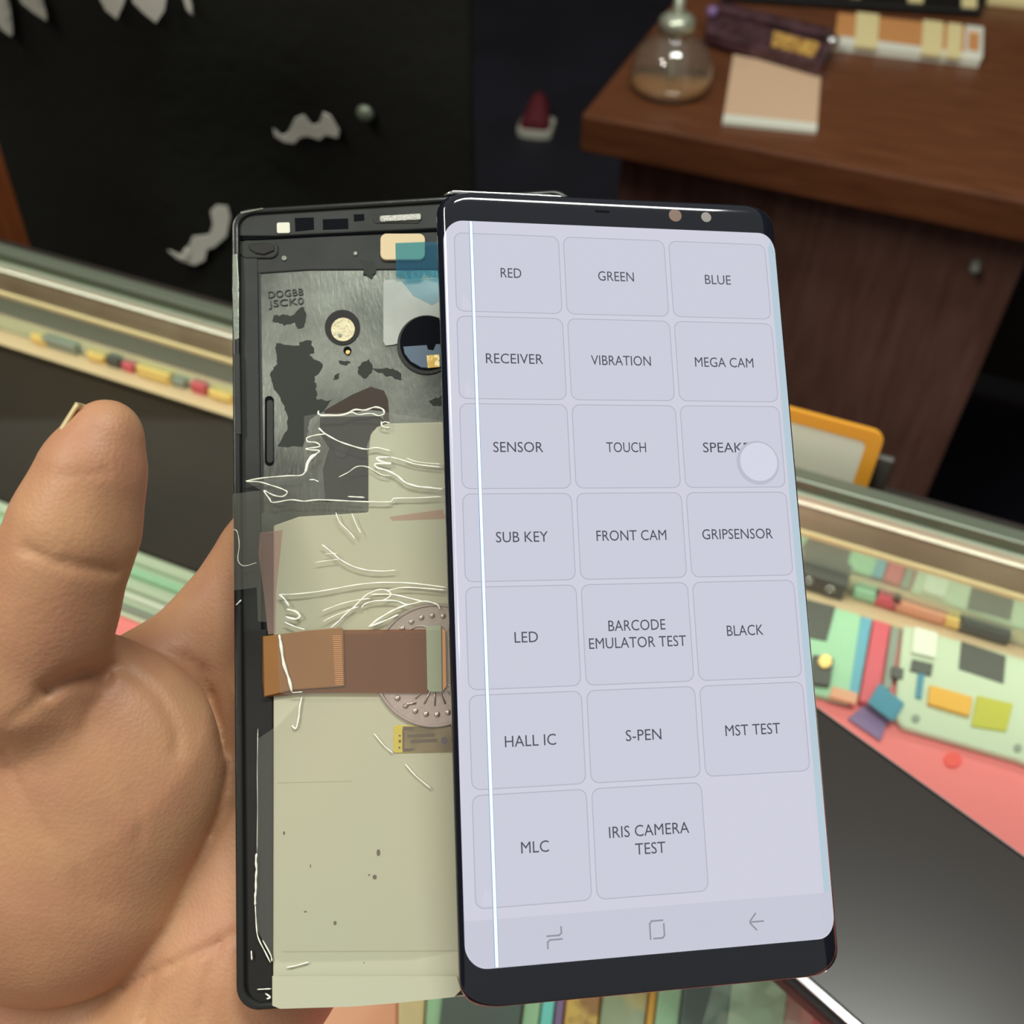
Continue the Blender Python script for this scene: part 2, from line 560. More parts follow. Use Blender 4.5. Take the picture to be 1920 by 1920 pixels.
# parts standing at the mirror, right side
sp0 = (kc(1542, 1080, ZL)[0], -0.0078)
sp = thing('speaker_part', 'dark grey part with two bright rings near the lit screen', 'phone part', KM @ Matrix.Translation((sp0[0], sp0[1], ZL + 0.002)))
obj('part_body', prism(B(), [(-0.012, -0.0035), (0.012, -0.0035), (0.012, 0.0035), (-0.012, 0.0035)], 0, 0.012), M['darkgrey'], sp, bevel=0.0006)
for dx, dz in ((-0.006, 0.008), (0.005, 0.0065)):
    b_ = B()
    pts = [(dx + 0.002 * math.cos(a * math.pi / 8), -0.004, dz + 0.002 * math.sin(a * math.pi / 8)) for a in range(17)]
    tube(b_, pts, 0.0006, 5)
    obj('ring', b_, M['chrome'], sp, smooth=True)
for px, w, mm, lab in ((1625, 0.012, 'mint', 'small teal green block left of a red block at the mirror'),
                       (1664, 0.013, 'red', 'red block standing at the mirror, right side'),
                       (1722, 0.026, 'peach', 'peach coloured flex part standing at the mirror'),
                       (1790, 0.008, 'yellow', 'tiny bright yellow block standing at the mirror'),
                       (1845, 0.024, 'darkgrey', 'dark grey chip standing at the mirror, far right')):
    u, v = kc(px, 1085 + (px - 1540) * 0.29, ZL + 0.006)
    b_ = B()
    box(b_, -w / 2, w / 2, -0.0015, 0.0015, 0.002, 0.0085)
    box(b_, -w / 2 + 0.001, w / 2 - 0.001, -0.0024, -0.0015, 0.003, 0.007)
    oo = obj('chip_block', b_, M[mm], None, KM @ Matrix.Translation((u, -0.0057, ZL)), bevel=0.0006)
    tag(oo, lab, 'phone part')

# row of phone parts near the viewer, seen below the screen
near = [
    ('peach_film', 'peach orange film piece below the taped frame', [(585, 1935), (640, 1850), (745, 1850), (745, 2000), (560, 2000)], 'peach', 0.002),
    ('tan_film', 'tan film piece right of the peach film', [(748, 1850), (800, 1850), (790, 2000), (748, 2000)], 'cream', 0.003),
    ('mint_film', 'crumpled mint film between tan film and dark phone back', [(803, 1840), (836, 1840), (822, 2000), (793, 2000)], 'mint', 0.002),
    ('rear_glass', 'dark slate phone back below the left screen corner', [(838, 1800), (990, 1800), (960, 2050), (812, 2050)], 'slate', 0.006),
    ('side_strip', 'mint green side strip right of the slate phone back', [(993, 1800), (1024, 1800), (994, 2050), (963, 2050)], 'mint', 0.004),
    ('side_strip', 'bright cyan side strip below the screen', [(1027, 1800), (1050, 1800), (1020, 2050), (997, 2050)], 'cyan', 0.004),
    ('side_strip', 'dull purple side strip beside the cyan strip', [(1053, 1800), (1068, 1800), (1040, 2050), (1023, 2050)], 'purple', 0.004),
    ('flex_part', 'gold coloured flex part below the screen centre', [(1071, 1800), (1134, 1800), (1104, 2050), (1043, 2050)], 'goldplastic', 0.005),
    ('glass_part', 'grey green glass part right of the gold flex', [(1137, 1800), (1222, 1800), (1192, 2050), (1107, 2050)], 'greygreen', 0.004),
    ('side_strip', 'thin orange side strip right of the grey green glass', [(1225, 1800), (1238, 1800), (1208, 2050), (1195, 2050)], 'orange', 0.004),
    ('rear_glass', 'mint green phone back left of the dark teal one', [(1241, 1800), (1284, 1800), (1254, 2050), (1211, 2050)], 'mint', 0.005),
    ('rear_glass', 'dark teal phone back below the screen, right of centre', [(1287, 1800), (1372, 1800), (1342, 2050), (1257, 2050)], 'slate', 0.006),
    ('rear_glass', 'pale mint white phone back with crumpled film on it', [(1375, 1800), (1478, 1800), (1448, 2050), (1345, 2050)], 'white_mint', 0.006),
    ('side_strip', 'pink red strip beside the black tablet corner', [(1481, 1800), (1512, 1800), (1482, 2050), (1451, 2050)], 'red', 0.004),
]
M['slate'] = mat('slate_glass', sr(96, 112, 112), 0.25)
M['goldplastic'] = mat('gold_flex', sr(226, 182, 96), 0.4, var=(120, sr(160, 110, 60), 0.45, 0.6))
M['greygreen'] = mat('grey_green_glass', sr(150, 156, 128), 0.3, var=(80, sr(190, 170, 110), 0.5, 0.65))
for nm, lab, pts, mm, h in near:
    slab(nm, lab, 'film' if 'film' in nm else 'phone part', pts, mm, h)
# crumpled clear film on the pale back
b_ = B()
g = [[None] * 9 for _ in range(9)]
c0 = kc(1425, 1880, ZL)
for i in range(9):
    for j in range(9):
        g[i][j] = b_.verts.new(((i - 4) * 0.0045, (j - 4) * 0.006, 0.0075 + random.random() * 0.006))
for i in range(8):
    for j in range(8):
        b_.faces.new((g[i][j], g[i + 1][j], g[i + 1][j + 1], g[i][j + 1]))
M['film'] = clear('crumpled_film', (0.9, 1.0, 0.95), 0.25, (0.7, 0.95, 0.85), 0.1, 1.6)
tag(obj('crumpled_film', b_, M['film'], None, KM @ Matrix.Translation((c0[0], c0[1], ZL))), 'crumpled clear film heap on the pale phone back', 'film')

# ------------------------------------------------------------------ white card with orange border behind the rail, grey tab
pc = KI @ atz(1560, 930, ZT)
cd = thing('sign_card', 'white card with orange border standing behind the counter rail', 'card', KM @ Matrix.Translation((kc(1560, 930, ZT)[0] - 0.0185, 0.013, ZT - 0.022)) @ Matrix.Rotation(math.radians(-13), 4, 'X'))
Wc, Hc = 0.043, 0.0435
out = [(x, y) for x, y in rrect(-Wc, Wc - 0.010, 0, Hc, 0.006)]
inn = [(x, y) for x, y in rrect(-Wc + 0.007, Wc - 0.017, 0.007, Hc - 0.007, 0.003)]
rx = Matrix.Rotation(math.radians(90), 4, 'X')
b_ = ring(B(), out, inn, -0.0015, 0.0015)
bmesh.ops.transform(b_, matrix=rx, verts=b_.verts)
obj('border', b_, M['orange_border'], cd, bevel=0.0005)
b_ = prism(B(), inn, -0.0011, 0.0011)
bmesh.ops.transform(b_, matrix=rx, verts=b_.verts)
obj('card_face', b_, M['card'], cd)
gt = obj('grey_tab', box(B(), -0.0042, 0.0042, -0.002, 0.002, 0, 0.029), M['darkgrey'], None, KM @ Matrix.Translation((kc(1660, 945, ZT)[0] - 0.0055, 0.022, ZT - 0.022)), bevel=0.001)
tag(gt, 'small grey upright tab right of the orange bordered card', 'tab')

# ------------------------------------------------------------------ desk behind the counter
ZD = 0.75
da, db = atz(1090, 215, ZD), atz(1911, 376, ZD)
dang = math.atan2(db.y - da.y, db.x - da.x)
EM = Matrix.Translation((da.x, da.y, 0)) @ Matrix.Rotation(dang, 4, 'Z')
EI = EM.inverted()


def ec(px, py, z=ZD):
    p = EI @ atz(px, py, z)
    return p.x, p.y


desk = thing('desk', 'brown wooden desk with thick top behind the counter', 'desk', EM)
obj('desktop', box(B(), 0, 1.5, 0, 0.75, ZD - 0.045, ZD), M['wood'], desk, bevel=0.003)
# front panel runs from px 1160 to px 1850
def on_front(px, py, yv):
    d = EI.to_3x3() @ ray(px, py)
    o_ = EI @ Vector((0, 0, ZC))
    s = (yv - o_.y) / d.y
    return o_ + d * s
pl, pr = on_front(1163, 320, 0.05), on_front(1850, 660, 0.05)
obj('front_panel', box(B(), pl.x, pr.x, 0.05, 0.07, 0.0, ZD - 0.045), M['wood_dark'], desk)
obj('side_panel', box(B(), pl.x, pl.x + 0.02, 0.07, 0.70, 0, ZD - 0.045), M['wood_dark'], desk)
obj('side_panel', box(B(), pr.x - 0.02, pr.x, 0.07, 0.70, 0, ZD - 0.045), M['wood_dark'], desk)
obj('side_panel', box(B(), 1.46, 1.48, 0.05, 0.70, 0, ZD - 0.045), M['wood_dark'], desk)
obj('back_panel', box(B(), pr.x, 1.46, 0.68, 0.70, 0.05, ZD - 0.045), M['dark_board'], desk)
pk = on_front(1830, 495, 0.05)
b_ = lathe(B(), [(0.006, 0), (0.006, 0.003), (0.003, 0.006), (0.006, 0.012), (0.004, 0.015)], 16)
bmesh.ops.transform(b_, matrix=Matrix.Translation((pk.x, 0.05, pk.z)) @ Matrix.Rotation(math.radians(90), 4, 'X'), verts=b_.verts)
obj('lock_knob', b_, M['grey'], desk, smooth=True)


def eplace(px, py, z=ZD):
    u, v = ec(px, py, z)
    return EM @ Matrix.Translation((u, v, z))


def epoly(pts, o0):
    return [(ec(x, y)[0] - o0[0], ec(x, y)[1] - o0[1]) for x, y in pts]


# glass dispenser bottle
gb = thing('glass_bottle', 'squat clear glass dispenser bottle with metal pump on the desk corner', 'bottle', eplace(1256, 165))
R = 0.048
obj('bottle_body', lathe(B(), [(R * 0.92, 0.0), (R, 0.004), (R, 0.020), (R * 0.95, 0.034), (R * 0.8, 0.048), (R * 0.45, 0.060), (R * 0.36, 0.064), (R * 0.36, 0.072)], 40), M['glass_clear'], gb, smooth=True)
M['desk_tint'] = clear('desk_tint_liquid', (0.97, 0.85, 0.7), 0.3, sr(240, 176, 116), 0.1)  # orange of the desk seen through the glass, put into the liquid's colour
obj('liquid', lathe(B(), [(R * 0.86, 0.003), (R * 0.93, 0.006), (R * 0.93, 0.012)], 32), M['desk_tint'], gb, smooth=True)
M['pump'] = mat('pale_metal', sr(200, 205, 185), 0.3, 0.6)
obj('collar', lathe(B(), [(R * 0.42, 0.068), (R * 0.42, 0.080), (R * 0.24, 0.086)], 28), M['pump'], gb, smooth=True)
obj('pump_tube', lathe(B(), [(0.006, 0.006), (0.006, 0.125)], 16), M['pump'], gb, smooth=True)
obj('pump_knob', lathe(B(), [(0.004, 0.122), (0.009, 0.127), (0.010, 0.134), (0.008, 0.141), (0.003, 0.145)], 20), M['white'], gb, smooth=True)

# notepad
o0 = ec(1448, 185)
npd = thing('notepad', 'beige notepad with white lower edge on the desk', 'notepad', EM @ Matrix.Translation((o0[0], o0[1], ZD)))
M['beige'] = mat('beige_paper', sr(218, 184, 152), 0.8, bump=(40, 0.1, 0.001))
obj('pages', prism(B(), epoly([(1374, 108), (1538, 140), (1531, 240), (1356, 222)], o0), 0, 0.004), M['beige'], npd)
obj('binding', prism(B(), epoly([(1356, 222), (1531, 240), (1530, 253), (1353, 236)], o0), 0, 0.006), M['white'], npd, bevel=0.001)

# dark purple board holder
o0 = ec(1440, 100)
bh = thing('board_holder', 'dark purple circuit board holder lying across the notepad top', 'tool', EM @ Matrix.Translation((o0[0], o0[1], ZD + 0.0045)))
M['dpurple'] = mat('dark_purple_metal', sr(96, 66, 74), 0.4, 0.2, var=(60, sr(70, 46, 50), 0.4, 0.6))
obj('base', prism(B(), epoly([(1330, 40), (1560, 100), (1535, 152), (1318, 88)], o0), 0, 0.016), M['dpurple'], bh, bevel=0.002)
obj('clamp_bar', prism(B(), epoly([(1340, 42), (1555, 97), (1550, 110), (1335, 55)], o0), 0.016, 0.024), M['dpurple'], bh, bevel=0.002)
obj('copper_board', prism(B(), epoly([(1445, 92), (1530, 115), (1518, 140), (1440, 118)], o0), 0.016, 0.018), M['goldplastic'], bh)
b_ = lathe(B(), [(0.006, -0.006), (0.009, -0.003), (0.009, 0.006), (0.005, 0.009)], 18)
q = epoly([(1552, 112)], o0)[0]
bmesh.ops.transform(b_, matrix=Matrix.Translation((q[0], q[1], 0.016)), verts=b_.verts)
obj('knob', b_, M['chrome'], bh, smooth=True)
b_ = lathe(B(), [(0.004, 0), (0.008, 0.003), (0.006, 0.012)], 16)
q = epoly([(1330, 62)], o0)[0]
bmesh.ops.transform(b_, matrix=Matrix.Translation((q[0], q[1], 0.016)), verts=b_.verts)
obj('knob', b_, M['purple'], bh, smooth=True)

# orange logic board tray with cream tape
o0 = ec(1695, 85)
lb = thing('logic_board_tray', 'orange parts tray with white front edge and cream tape pieces', 'tray', EM @ Matrix.Translation((o0[0], o0[1], ZD)))
M['copper'] = mat('orange_copper', sr(214, 150, 92), 0.5)
M['creamtape'] = mat('cream_tape', sr(238, 222, 165), 0.6)
obj('tray_body', prism(B(), epoly([(1568, 38), (1838, 68), (1835, 118), (1562, 82)], o0), 0, 0.010), M['copper'], lb, bevel=0.001)
obj('front_edge', prism(B(), epoly([(1562, 82), (1835, 118), (1834, 128), (1558, 96)], o0), 0, 0.011), M['white'], lb, bevel=0.001)
for x0, x1 in ((1598, 1640), (1722, 1760), (1768, 1795)):
    s0 = (x0 - 1560) * 0.12
    s1 = (x1 - 1560) * 0.12
    obj('tape_piece', prism(B(), epoly([(x0 + 4, 36 + s0), (x1 + 4, 36 + s1), (x1, 99 + s1), (x0, 99 + s0)], o0), 0.0095, 0.0125), M['creamtape'], lb)
b_ = B()
ring(b_, epoly([(1805, 66), (1838, 70), (1836, 126), (1802, 120)], o0), epoly([(1811, 74), (1831, 77), (1829, 117), (1808, 113)], o0), 0.009, 0.013)
obj('end_clip', b_, M['white'], lb)

# dark phone frame at the far edge of the view with cream tabs, and a cream block
o0 = ec(1600, 5)
df = thing('dark_phone_frame', 'long dark phone frame behind the orange tray with cream tabs', 'phone part', EM @ Matrix.Translation((o0[0], o0[1], ZD)))
obj('frame_plate', prism(B(), epoly([(1365, -60), (1860, -10), (1835, 35), (1352, 5)], o0), 0, 0.010), M['black'], df, bevel=0.002)
for x, y, w in ((1712, 5, 14), (1812, 15, 14), (1600, -5, 10), (1500, -12, 8)):
    obj('tab', prism(B(), epoly([(x - w, y - 14), (x + w, y - 12), (x + w, y + 16), (x - w, y + 14)], o0), 0.009, 0.012), M['creamtape'], df)
o0 = ec(1885, 5)
o_ = obj('cream_block', prism(B(), epoly([(1856, -30), (1945, -22), (1940, 22), (1846, 12)], o0), 0, 0.014), M['creamtape'], None, EM @ Matrix.Translation((o0[0], o0[1], ZD)), bevel=0.003)
tag(o_, 'cream coloured block at the far right of the desk', 'block')

# red and white sneaker on the floor
p0 = atz(998, 262, 0)
shm = Matrix.Translation((p0.x, p0.y, 0)) @ Matrix.Rotation(math.radians(-12), 4, 'Z') @ Matrix.Diagonal((0.80, 0.36, 0.72, 1))
sh = thing('sneaker', 'dark red sneaker with white sole on the dark floor', 'shoe', shm)
b_ = B()
prism(b_, [(-0.055 + x * 1, y) for x, y in rrect(0, 0.115, 0, 0.26, 0.045)], 0, 0.034)
obj('sole', b_, M['white'], sh, bevel=0.006)
M['darkred'] = mat('dark_red_canvas', sr(110, 30, 42), 0.7)
b_ = B()
rows = []
for yy, w, h in ((0.012, 0.036, 0.028), (0.05, 0.050, 0.045), (0.10, 0.050, 0.062), (0.15, 0.044, 0.085), (0.20, 0.040, 0.095), (0.245, 0.034, 0.095)):
    rows.append([b_.verts.new((0.0025 + w * math.cos(math.pi * k / 10), yy, 0.033 + h * math.sin(math.pi * k / 10))) for k in range(11)])
for a, b in zip(rows, rows[1:]):
    for k in range(10):
        b_.faces.new((a[k], a[k + 1], b[k + 1], b[k]))
b_.faces.new(rows[0])
b_.faces.new(rows[-1])
obj('upper', b_, M['darkred'], sh, smooth=True)

# ------------------------------------------------------------------ black cloth with zigzag print (hangs behind the counter)
CLY = 0.20
ca = KM @ Vector((-0.62, CLY, 0))
CM = Matrix.Translation(ca) @ Matrix.Rotation(ang + math.radians(8), 4, 'Z')
CI = CM.inverted()


def fold(x, z):
    return (0.020 * math.sin(x * 17 + 1.2 * z) + 0.012 * math.sin(x * 31 + 3 * z + 1) + 0.010 * math.sin(z * 14 + x * 9)
            + 0.014 * noise.noise(Vector((x * 6, z * 6, 0))))


def cloth_lo(z):
    return 0.0


def cloth_pt(px, py):
    o_ = CI @ Vector((0, 0, ZC))
    d = CI.to_3x3() @ ray(px, py)
    s = -o_.y / d.y
    p = o_ + d * s
    for _ in range(4):
        s = (fold(p.x, p.z) - o_.y) / d.y
        p = o_ + d * s
    return p


lo_top, lo_bot = cloth_pt(-150, 0), cloth_pt(62, 480)
lo_mid = cloth_pt(20, 345)
hi = cloth_pt(885, 200)
cl = thing('hanging_cloth', 'black cloth with white zigzag print hanging behind the counter', 'cloth', CM)
b_ = B()
nx, nz = 70, 80
Z1 = 1.22
gr = []
for j in range(nz + 1):
    z = Z1 * j / nz
    t = min(max((z - lo_bot.z) / (lo_mid.z - lo_bot.z), -3), 6)
    xl = lo_bot.x + (lo_mid.x - lo_bot.x) * t
    row = []
    for i in range(nx + 1):
        x = xl + (hi.x - xl) * i / nx
        row.append(b_.verts.new((x, fold(x, z), z)))
    gr.append(row)
for j in range(nz):
    for i in range(nx):
        b_.faces.new((gr[j][i], gr[j][i + 1], gr[j + 1][i + 1], gr[j + 1][i]))
oc = obj('cloth_sheet', b_, M['cloth'], cl, smooth=True)
sm = oc.modifiers.new('solid', 'SOLIDIFY')
sm.thickness = 0.004
sm.offset = 1.0


def zig(pts_px, name='zigzag_print'):
    b_ = B()
    P = [cloth_pt(x, y) for x, y in pts_px]
    b_.faces.new([b_.verts.new((p.x, 0, p.z)) for p in P])
    bmesh.ops.triangulate(b_, faces=b_.faces[:])
    xs, zs = [p.x for p in P], [p.z for p in P]
    for lo_, hi_, axis in ((min(xs), max(xs), 0), (min(zs), max(zs), 2)):
        c = lo_ + 0.006
        while c < hi_:
            co, no = [0, 0, 0], [0, 0, 0]
            co[axis], no[axis] = c, 1
            bmesh.ops.bisect_plane(b_, geom=b_.verts[:] + b_.edges[:] + b_.faces[:], plane_co=co, plane_no=no, dist=1e-7)
            c += 0.006
    for v in b_.verts:
        v.co.y = fold(v.co.x, v.co.z) - 0.0056
    o_ = obj(name, b_, M['print'], cl)
    m_ = o_.modifiers.new('solid', 'SOLIDIFY')
    m_.thickness = 0.001
    return o_


def off(x, y):
    return x / 2.1818, y / 2.1818


zig([off(*p) for p in [(-30, -60), (40, -60), (48, 40), (66, 135), (30, 110), (-30, 30)]])
zig([off(*p) for p in [(80, -60), (190, -60), (195, 20), (212, 72), (160, 40), (110, 0)]])
zig([off(*p) for p in [(405, -60), (545, -60), (520, 10), (495, 66), (450, 30)]])
zig([off(*p) for p in [(555, -60), (705, -60), (690, 30), (655, 80), (610, 45), (560, -5)]])
zig([off(*p) for p in [(755, -60), (790, -60), (800, 30), (805, 50), (780, 25)]])
zig([off(*p) for p in [(1130, 510), (1165, 540), (1190, 530), (1220, 470), (1255, 455), (1290, 500), (1318, 490), (1335, 445), (1365, 460), (1400, 520), (1395, 548),
                       (1345, 535), (1320, 555), (1270, 540), (1240, 545), (1215, 570), (1175, 565), (1135, 540)]])
zig([off(*p) for p in [(700, 1010), (790, 1040), (785, 990), (800, 955), (870, 945), (885, 905), (875, 850), (900, 825), (945, 830), (955, 870), (940, 950), (890, 995), (860, 1005), (850, 1050), (810, 1070), (740, 1045)]])
ps = cloth_pt(690, 207)
b_ = lathe(B(), [(0.006, 0), (0.007, 0.002), (0.004, 0.005)], 16)
bmesh.ops.transform(b_, matrix=Matrix.Translation((ps.x, ps.y - 0.004, ps.z)) @ Matrix.Rotation(math.radians(90), 4, 'X'), verts=b_.verts)
obj('stud', b_, M['rail'], cl, smooth=True)

# orange brown wooden panel at the far left
pw = cloth_pt(-40, 400)
wm = CM @ Matrix.Translation((pw.x - 0.02, 0.09, 0))
wc = thing('wooden_cabinet', 'orange brown wooden cabinet at the left edge behind the cloth', 'cabinet', wm)
obj('cabinet_body', box(B(), -0.28, 0.12, 0, 0.35, 0, 0.98), M['orange_wood'], wc, bevel=0.004)
obj('cabinet_top', box(B(), -0.29, 0.13, -0.01, 0.36, 0.98, 1.0), M['orange_wood'], wc, bevel=0.004)

# ------------------------------------------------------------------ black tablet on the counter glass
ZB = ZT + 0.012
A, Bp, C = atz(1530, 1320, ZB), atz(1920, 1600, ZB), atz(1490, 1845, ZB)
ud = (Bp - A).normalized()
wd = Vector((ud.y, -ud.x, 0))
wid = (C - A).dot(wd)
st = -0.045
org = A + ud * st
TM = Matrix(((ud.x, wd.x * -1, 0, org.x), (ud.y, wd.y * -1, 0, org.y), (0, 0, 1, ZT), (0, 0, 0, 1)))
tb = thing('tablet', 'glossy black tablet lying on the counter glass at lower right', 'tablet', TM)
LT = 0.30
M['tab_black'] = mat('tablet_black', sr(54, 48, 46), 0.25, spec=0.5)
obj('back_shell', prism(B(), rrect(0, LT, -wid, 0, 0.008), 0, 0.009), M['black'], tb, bevel=0.002)
obj('screen_glass', prism(B(), rrect(0.003, LT - 0.003, -wid + 0.004, -0.001, 0.007), 0.0085, 0.012), M['tab_black'], tb, bevel=0.0012)
ro, ri = rrect(0.0015, LT - 0.0015, -wid + 0.002, -0.0006, 0.0075), rrect(0.003, LT - 0.003, -wid + 0.0045, -0.0010, 0.007)
obj('rim', ring(B(), ro, ri, 0.009, 0.0118), M['chrome'], tb)

# ================================================================== taped phone frame
F = thing('phone_midframe', 'black phone midframe without its screen, held in the palm', 'phone frame', FM)
HF, WF = 81.25, 37.4


def fprism(name, pts_px, z0, z1, mt, parent=F, h=None, bevel=0.0, smooth=False):
    hh = z1 if h is None else h
    pts = [fp(x, y, hh) for x, y in pts_px]
    return obj(name, prism(B(), pts, z0, z1, MF), M[mt] if isinstance(mt, str) else mt, parent, bevel=bevel, smooth=smooth)


def z1q(pts):
    return [(420 + x / 4, 340 + y / 4) for x, y in pts]


def z2q(pts):
    return [(420 + x / 4, 740 + y / 4) for x, y in pts]


def z3q(pts):
    return [(420 + x / 4, 1100 + y / 4) for x, y in pts]


def z4q(pts):
    return [(420 + x / 4, 1440 + y / 4) for x, y in pts]


M['rim'] = mat('frame_rim', sr(38, 39, 38), 0.25, 0.3, spec=0.6, bump=(200, 0.2, 0.0004))
M['worn'] = mat('worn_metal', sr(122, 128, 118), 0.35, 0.6, bump=(400, 0.5, 0.0005))
M['plate'] = mat('midframe_metal', sr(128, 132, 124), 0.34, 0.8, var=(34, sr(84, 86, 82), 0.40, 0.62), bump=(420, 0.25, 0.0003, (3, 1, 1)))
M['paint'] = mat('paint_patch', sr(46, 49, 45), 0.6, spec=0.2)
M['brownfilm'] = mat('dark_brown_film', sr(54, 42, 34), 0.4, spec=0.3)
M['recess'] = mat('recess_black', sr(30, 28, 26), 0.5, spec=0.25, bump=(150, 0.3, 0.0005))
M['whitetab'] = mat('white_foam', sr(214, 212, 196), 0.7)
M['creampad'] = mat('cream_foam_pad', sr(208, 188, 152), 0.8, bump=(700, 0.2, 0.0002))
M['labelgrey'] = mat('grey_metal_label', sr(160, 164, 158), 0.4, 0.2, var=(60, sr(140, 144, 140), 0.4, 0.7))
M['bluefilm'] = clear('blue_clear_film', (0.66, 0.88, 0.93), 0.10, sr(60, 140, 185), 0.12)
M['blueboard'] = mat('blue_board', sr(78, 98, 118), 0.4)
M['hole'] = mat('hole_black', sr(12, 14, 20), 0.7, spec=0.05)
M['mesh'] = mat('speaker_mesh', (0.6, 0.6, 0.56), 0.3, 0.9, bump=(2500, 0.9, 0.0005))
M['golddisc'] = mat('pitted_gold_foil', sr(186, 178, 146), 0.4, 0.35, bump=(900, 0.7, 0.0005))

ro, ri = rrect(-WF, WF, -HF, HF, 4.2, 8), rrect(-WF + 1.7, WF - 1.7, -HF + 1.3, HF - 1.3, 3.2, 8)
obj('rim', ring(B(), ro, ri, -6.5, 0.3, MF), M['rim'], F, bevel=0.0006, seg=3)
obj('back_plate', prism(B(), rrect(-WF + 1.6, WF - 1.6, -HF + 1.2, HF - 1.2, 3.2), -6.3, -2.4, MF), M['black'], F)
# metal midplate
fprism('midplate', z1q([(270, 690), (640, 660), (1000, 640), (1640, 640), (1670, 2640), (270, 2640)]), -2.5, -1.5, 'plate')
# inner side channel on the left
fprism('side_channel', [(450, 470), (483, 470), (488, 900), (490, 1180), (500, 1880), (452, 1880)], -2.5, -1.0, 'charcoal', bevel=0.0003)
fprism('side_groove', [(484, 505), (488, 505), (494, 960), (490, 960)], -1.6, -1.3, 'black')
# worn left edge strip
fprism('worn_edge', z1q([(62, 545), (100, 540), (112, 760), (112, 1180), (96, 1190), (70, 1190), (60, 800)]), -0.4, 0.45, 'worn', bevel=0.0002)
fprism('worn_edge', z1q([(72, 1290), (118, 1290), (128, 1900), (84, 1900)]), -0.4, 0.42, 'charcoal', bevel=0.0002)
fprism('worn_edge', z1q([(120, 225), (290, 195), (296, 208), (125, 245)]), -0.2, 0.5, 'worn', bevel=0.0002)
# top plastic bar with its cutouts
fprism('top_bar', z1q([(110, 260), (300, 215), (1640, 140), (1650, 350), (690, 395), (400, 410), (110, 410)]), -2.5, -0.5, 'charcoal', bevel=0.0003)
fprism('upper_deck', z1q([(110, 440), (420, 425), (700, 410), (1640, 370), (1660, 660), (640, 665), (270, 690), (110, 690)]), -2.5, -1.2, 'charcoal', bevel=0.0003)
fprism('deck_gap', z1q([(110, 412), (400, 408), (690, 398), (1640, 352), (1640, 368), (700, 408), (420, 424), (110, 438)]), -1.4, -0.9, 'hole')
for q in ([(530, 275), (672, 270), (675, 360), (535, 375)], [(740, 285), (930, 278), (932, 355), (742, 362)], [(972, 248), (1050, 245), (1052, 292), (975, 300)]):
    fprism('cutout', z1q(q), -0.7, -0.42, 'hole')
fprism('white_pad', [fpq for fpq in z1q([(395, 318), (405, 308), (485, 306), (493, 316), (495, 378), (487, 387), (405, 388), (396, 380)])], -0.7, -0.2, 'whitetab', bevel=0.0001)
b_ = z1q(rrect(1115, 1480, 240, 315, 36, 8))
fprism('earpiece_seat', b_, -0.7, -0.35, 'paint', bevel=0.0002)
fprism('earpiece_mesh', z1q([(1165, 255), (1475, 238), (1478, 285), (1170, 302)]), -0.5, 0.0, 'mesh', bevel=0.0003)
fprism('foam_pad', z1q(rrect(1172, 1508, 390, 588, 46, 8)), -1.3, -0.5, 'creampad', bevel=0.0002)
b_ = z1q(rrect(112, 405, 440, 575, 60, 8))
fprism('corner_boss', b_, -1.3, -0.8, 'paint', bevel=0.0003)
fprism('corner_boss', z1q([(180, 470), (300, 455), (370, 470), (375, 520), (300, 550), (240, 540), (190, 510)]), -1.0, -0.5, 'recess', bevel=0.0003)
fprism('metal_label', z1q([(1205, 740), (1640, 720), (1650, 1020), (1560, 1030), (1460, 1050), (1370, 1110), (1320, 1210), (1270, 1225), (1210, 1232), (1195, 1200), (1195, 760)]), -1.5, -1.25, 'labelgrey')
# camera opening with blue board inside
cc = (420 + 1520 / 4, 340 + 1225 / 4)
fprism('camera_ring', circ(cc[0], cc[1], 56, 48), -1.6, -1.2, 'charcoal', bevel=0.0002)
fprism('camera_opening', circ(cc[0] + 1, cc[1] - 3, 51, 48), -1.3, -1.1, 'hole')
fprism('blue_board', z1q([(1345, 1240), (1520, 1228), (1530, 1262), (1570, 1268), (1590, 1222), (1640, 1220), (1650, 1385), (1560, 1400), (1480, 1395), (1400, 1350), (1355, 1290)]), -1.2, -1.0, 'blueboard')
fprism('gold_chip', z1q([(1520, 1305), (1615, 1298), (1618, 1392), (1528, 1400)]), -1.05, -0.8, mat('gold_chip', (0.55, 0.36, 0.1), 0.35, 0.8, var=(900, (0.9, 0.75, 0.4), 0.5, 0.6)))
# small round opening with foil disc
c2 = (420 + 888 / 4, 340 + 1095 / 4)
fprism('round_opening', circ(c2[0], c2[1], 33, 36), -1.6, -1.3, 'recess')
fprism('foil_disc', circ(c2[0] + 1, c2[1] + 4, 22.5, 30), -1.35, -1.1, 'golddisc', bevel=0.0001)
fprism('disc_mark', circ(c2[0] - 5, c2[1] + 15, 3.2, 12), -1.15, -0.95, 'worn')
fprism('pin_hole', circ(420 + 925 / 4, 340 + 1268 / 4, 7.5, 18), -1.55, -1.35, 'hole')
fprism('gold_pin', circ(420 + 928 / 4, 340 + 1280 / 4, 4.2, 14), -1.4, -1.0, 'gold', bevel=0.0001)
for q in ((450, 575, 20), (985, 540, 16)):
    fprism('rivet', circ(420 + q[0] / 4, 340 + q[1] / 4, q[2] / 4, 14), -1.25, -0.95, 'worn', bevel=0.0001)
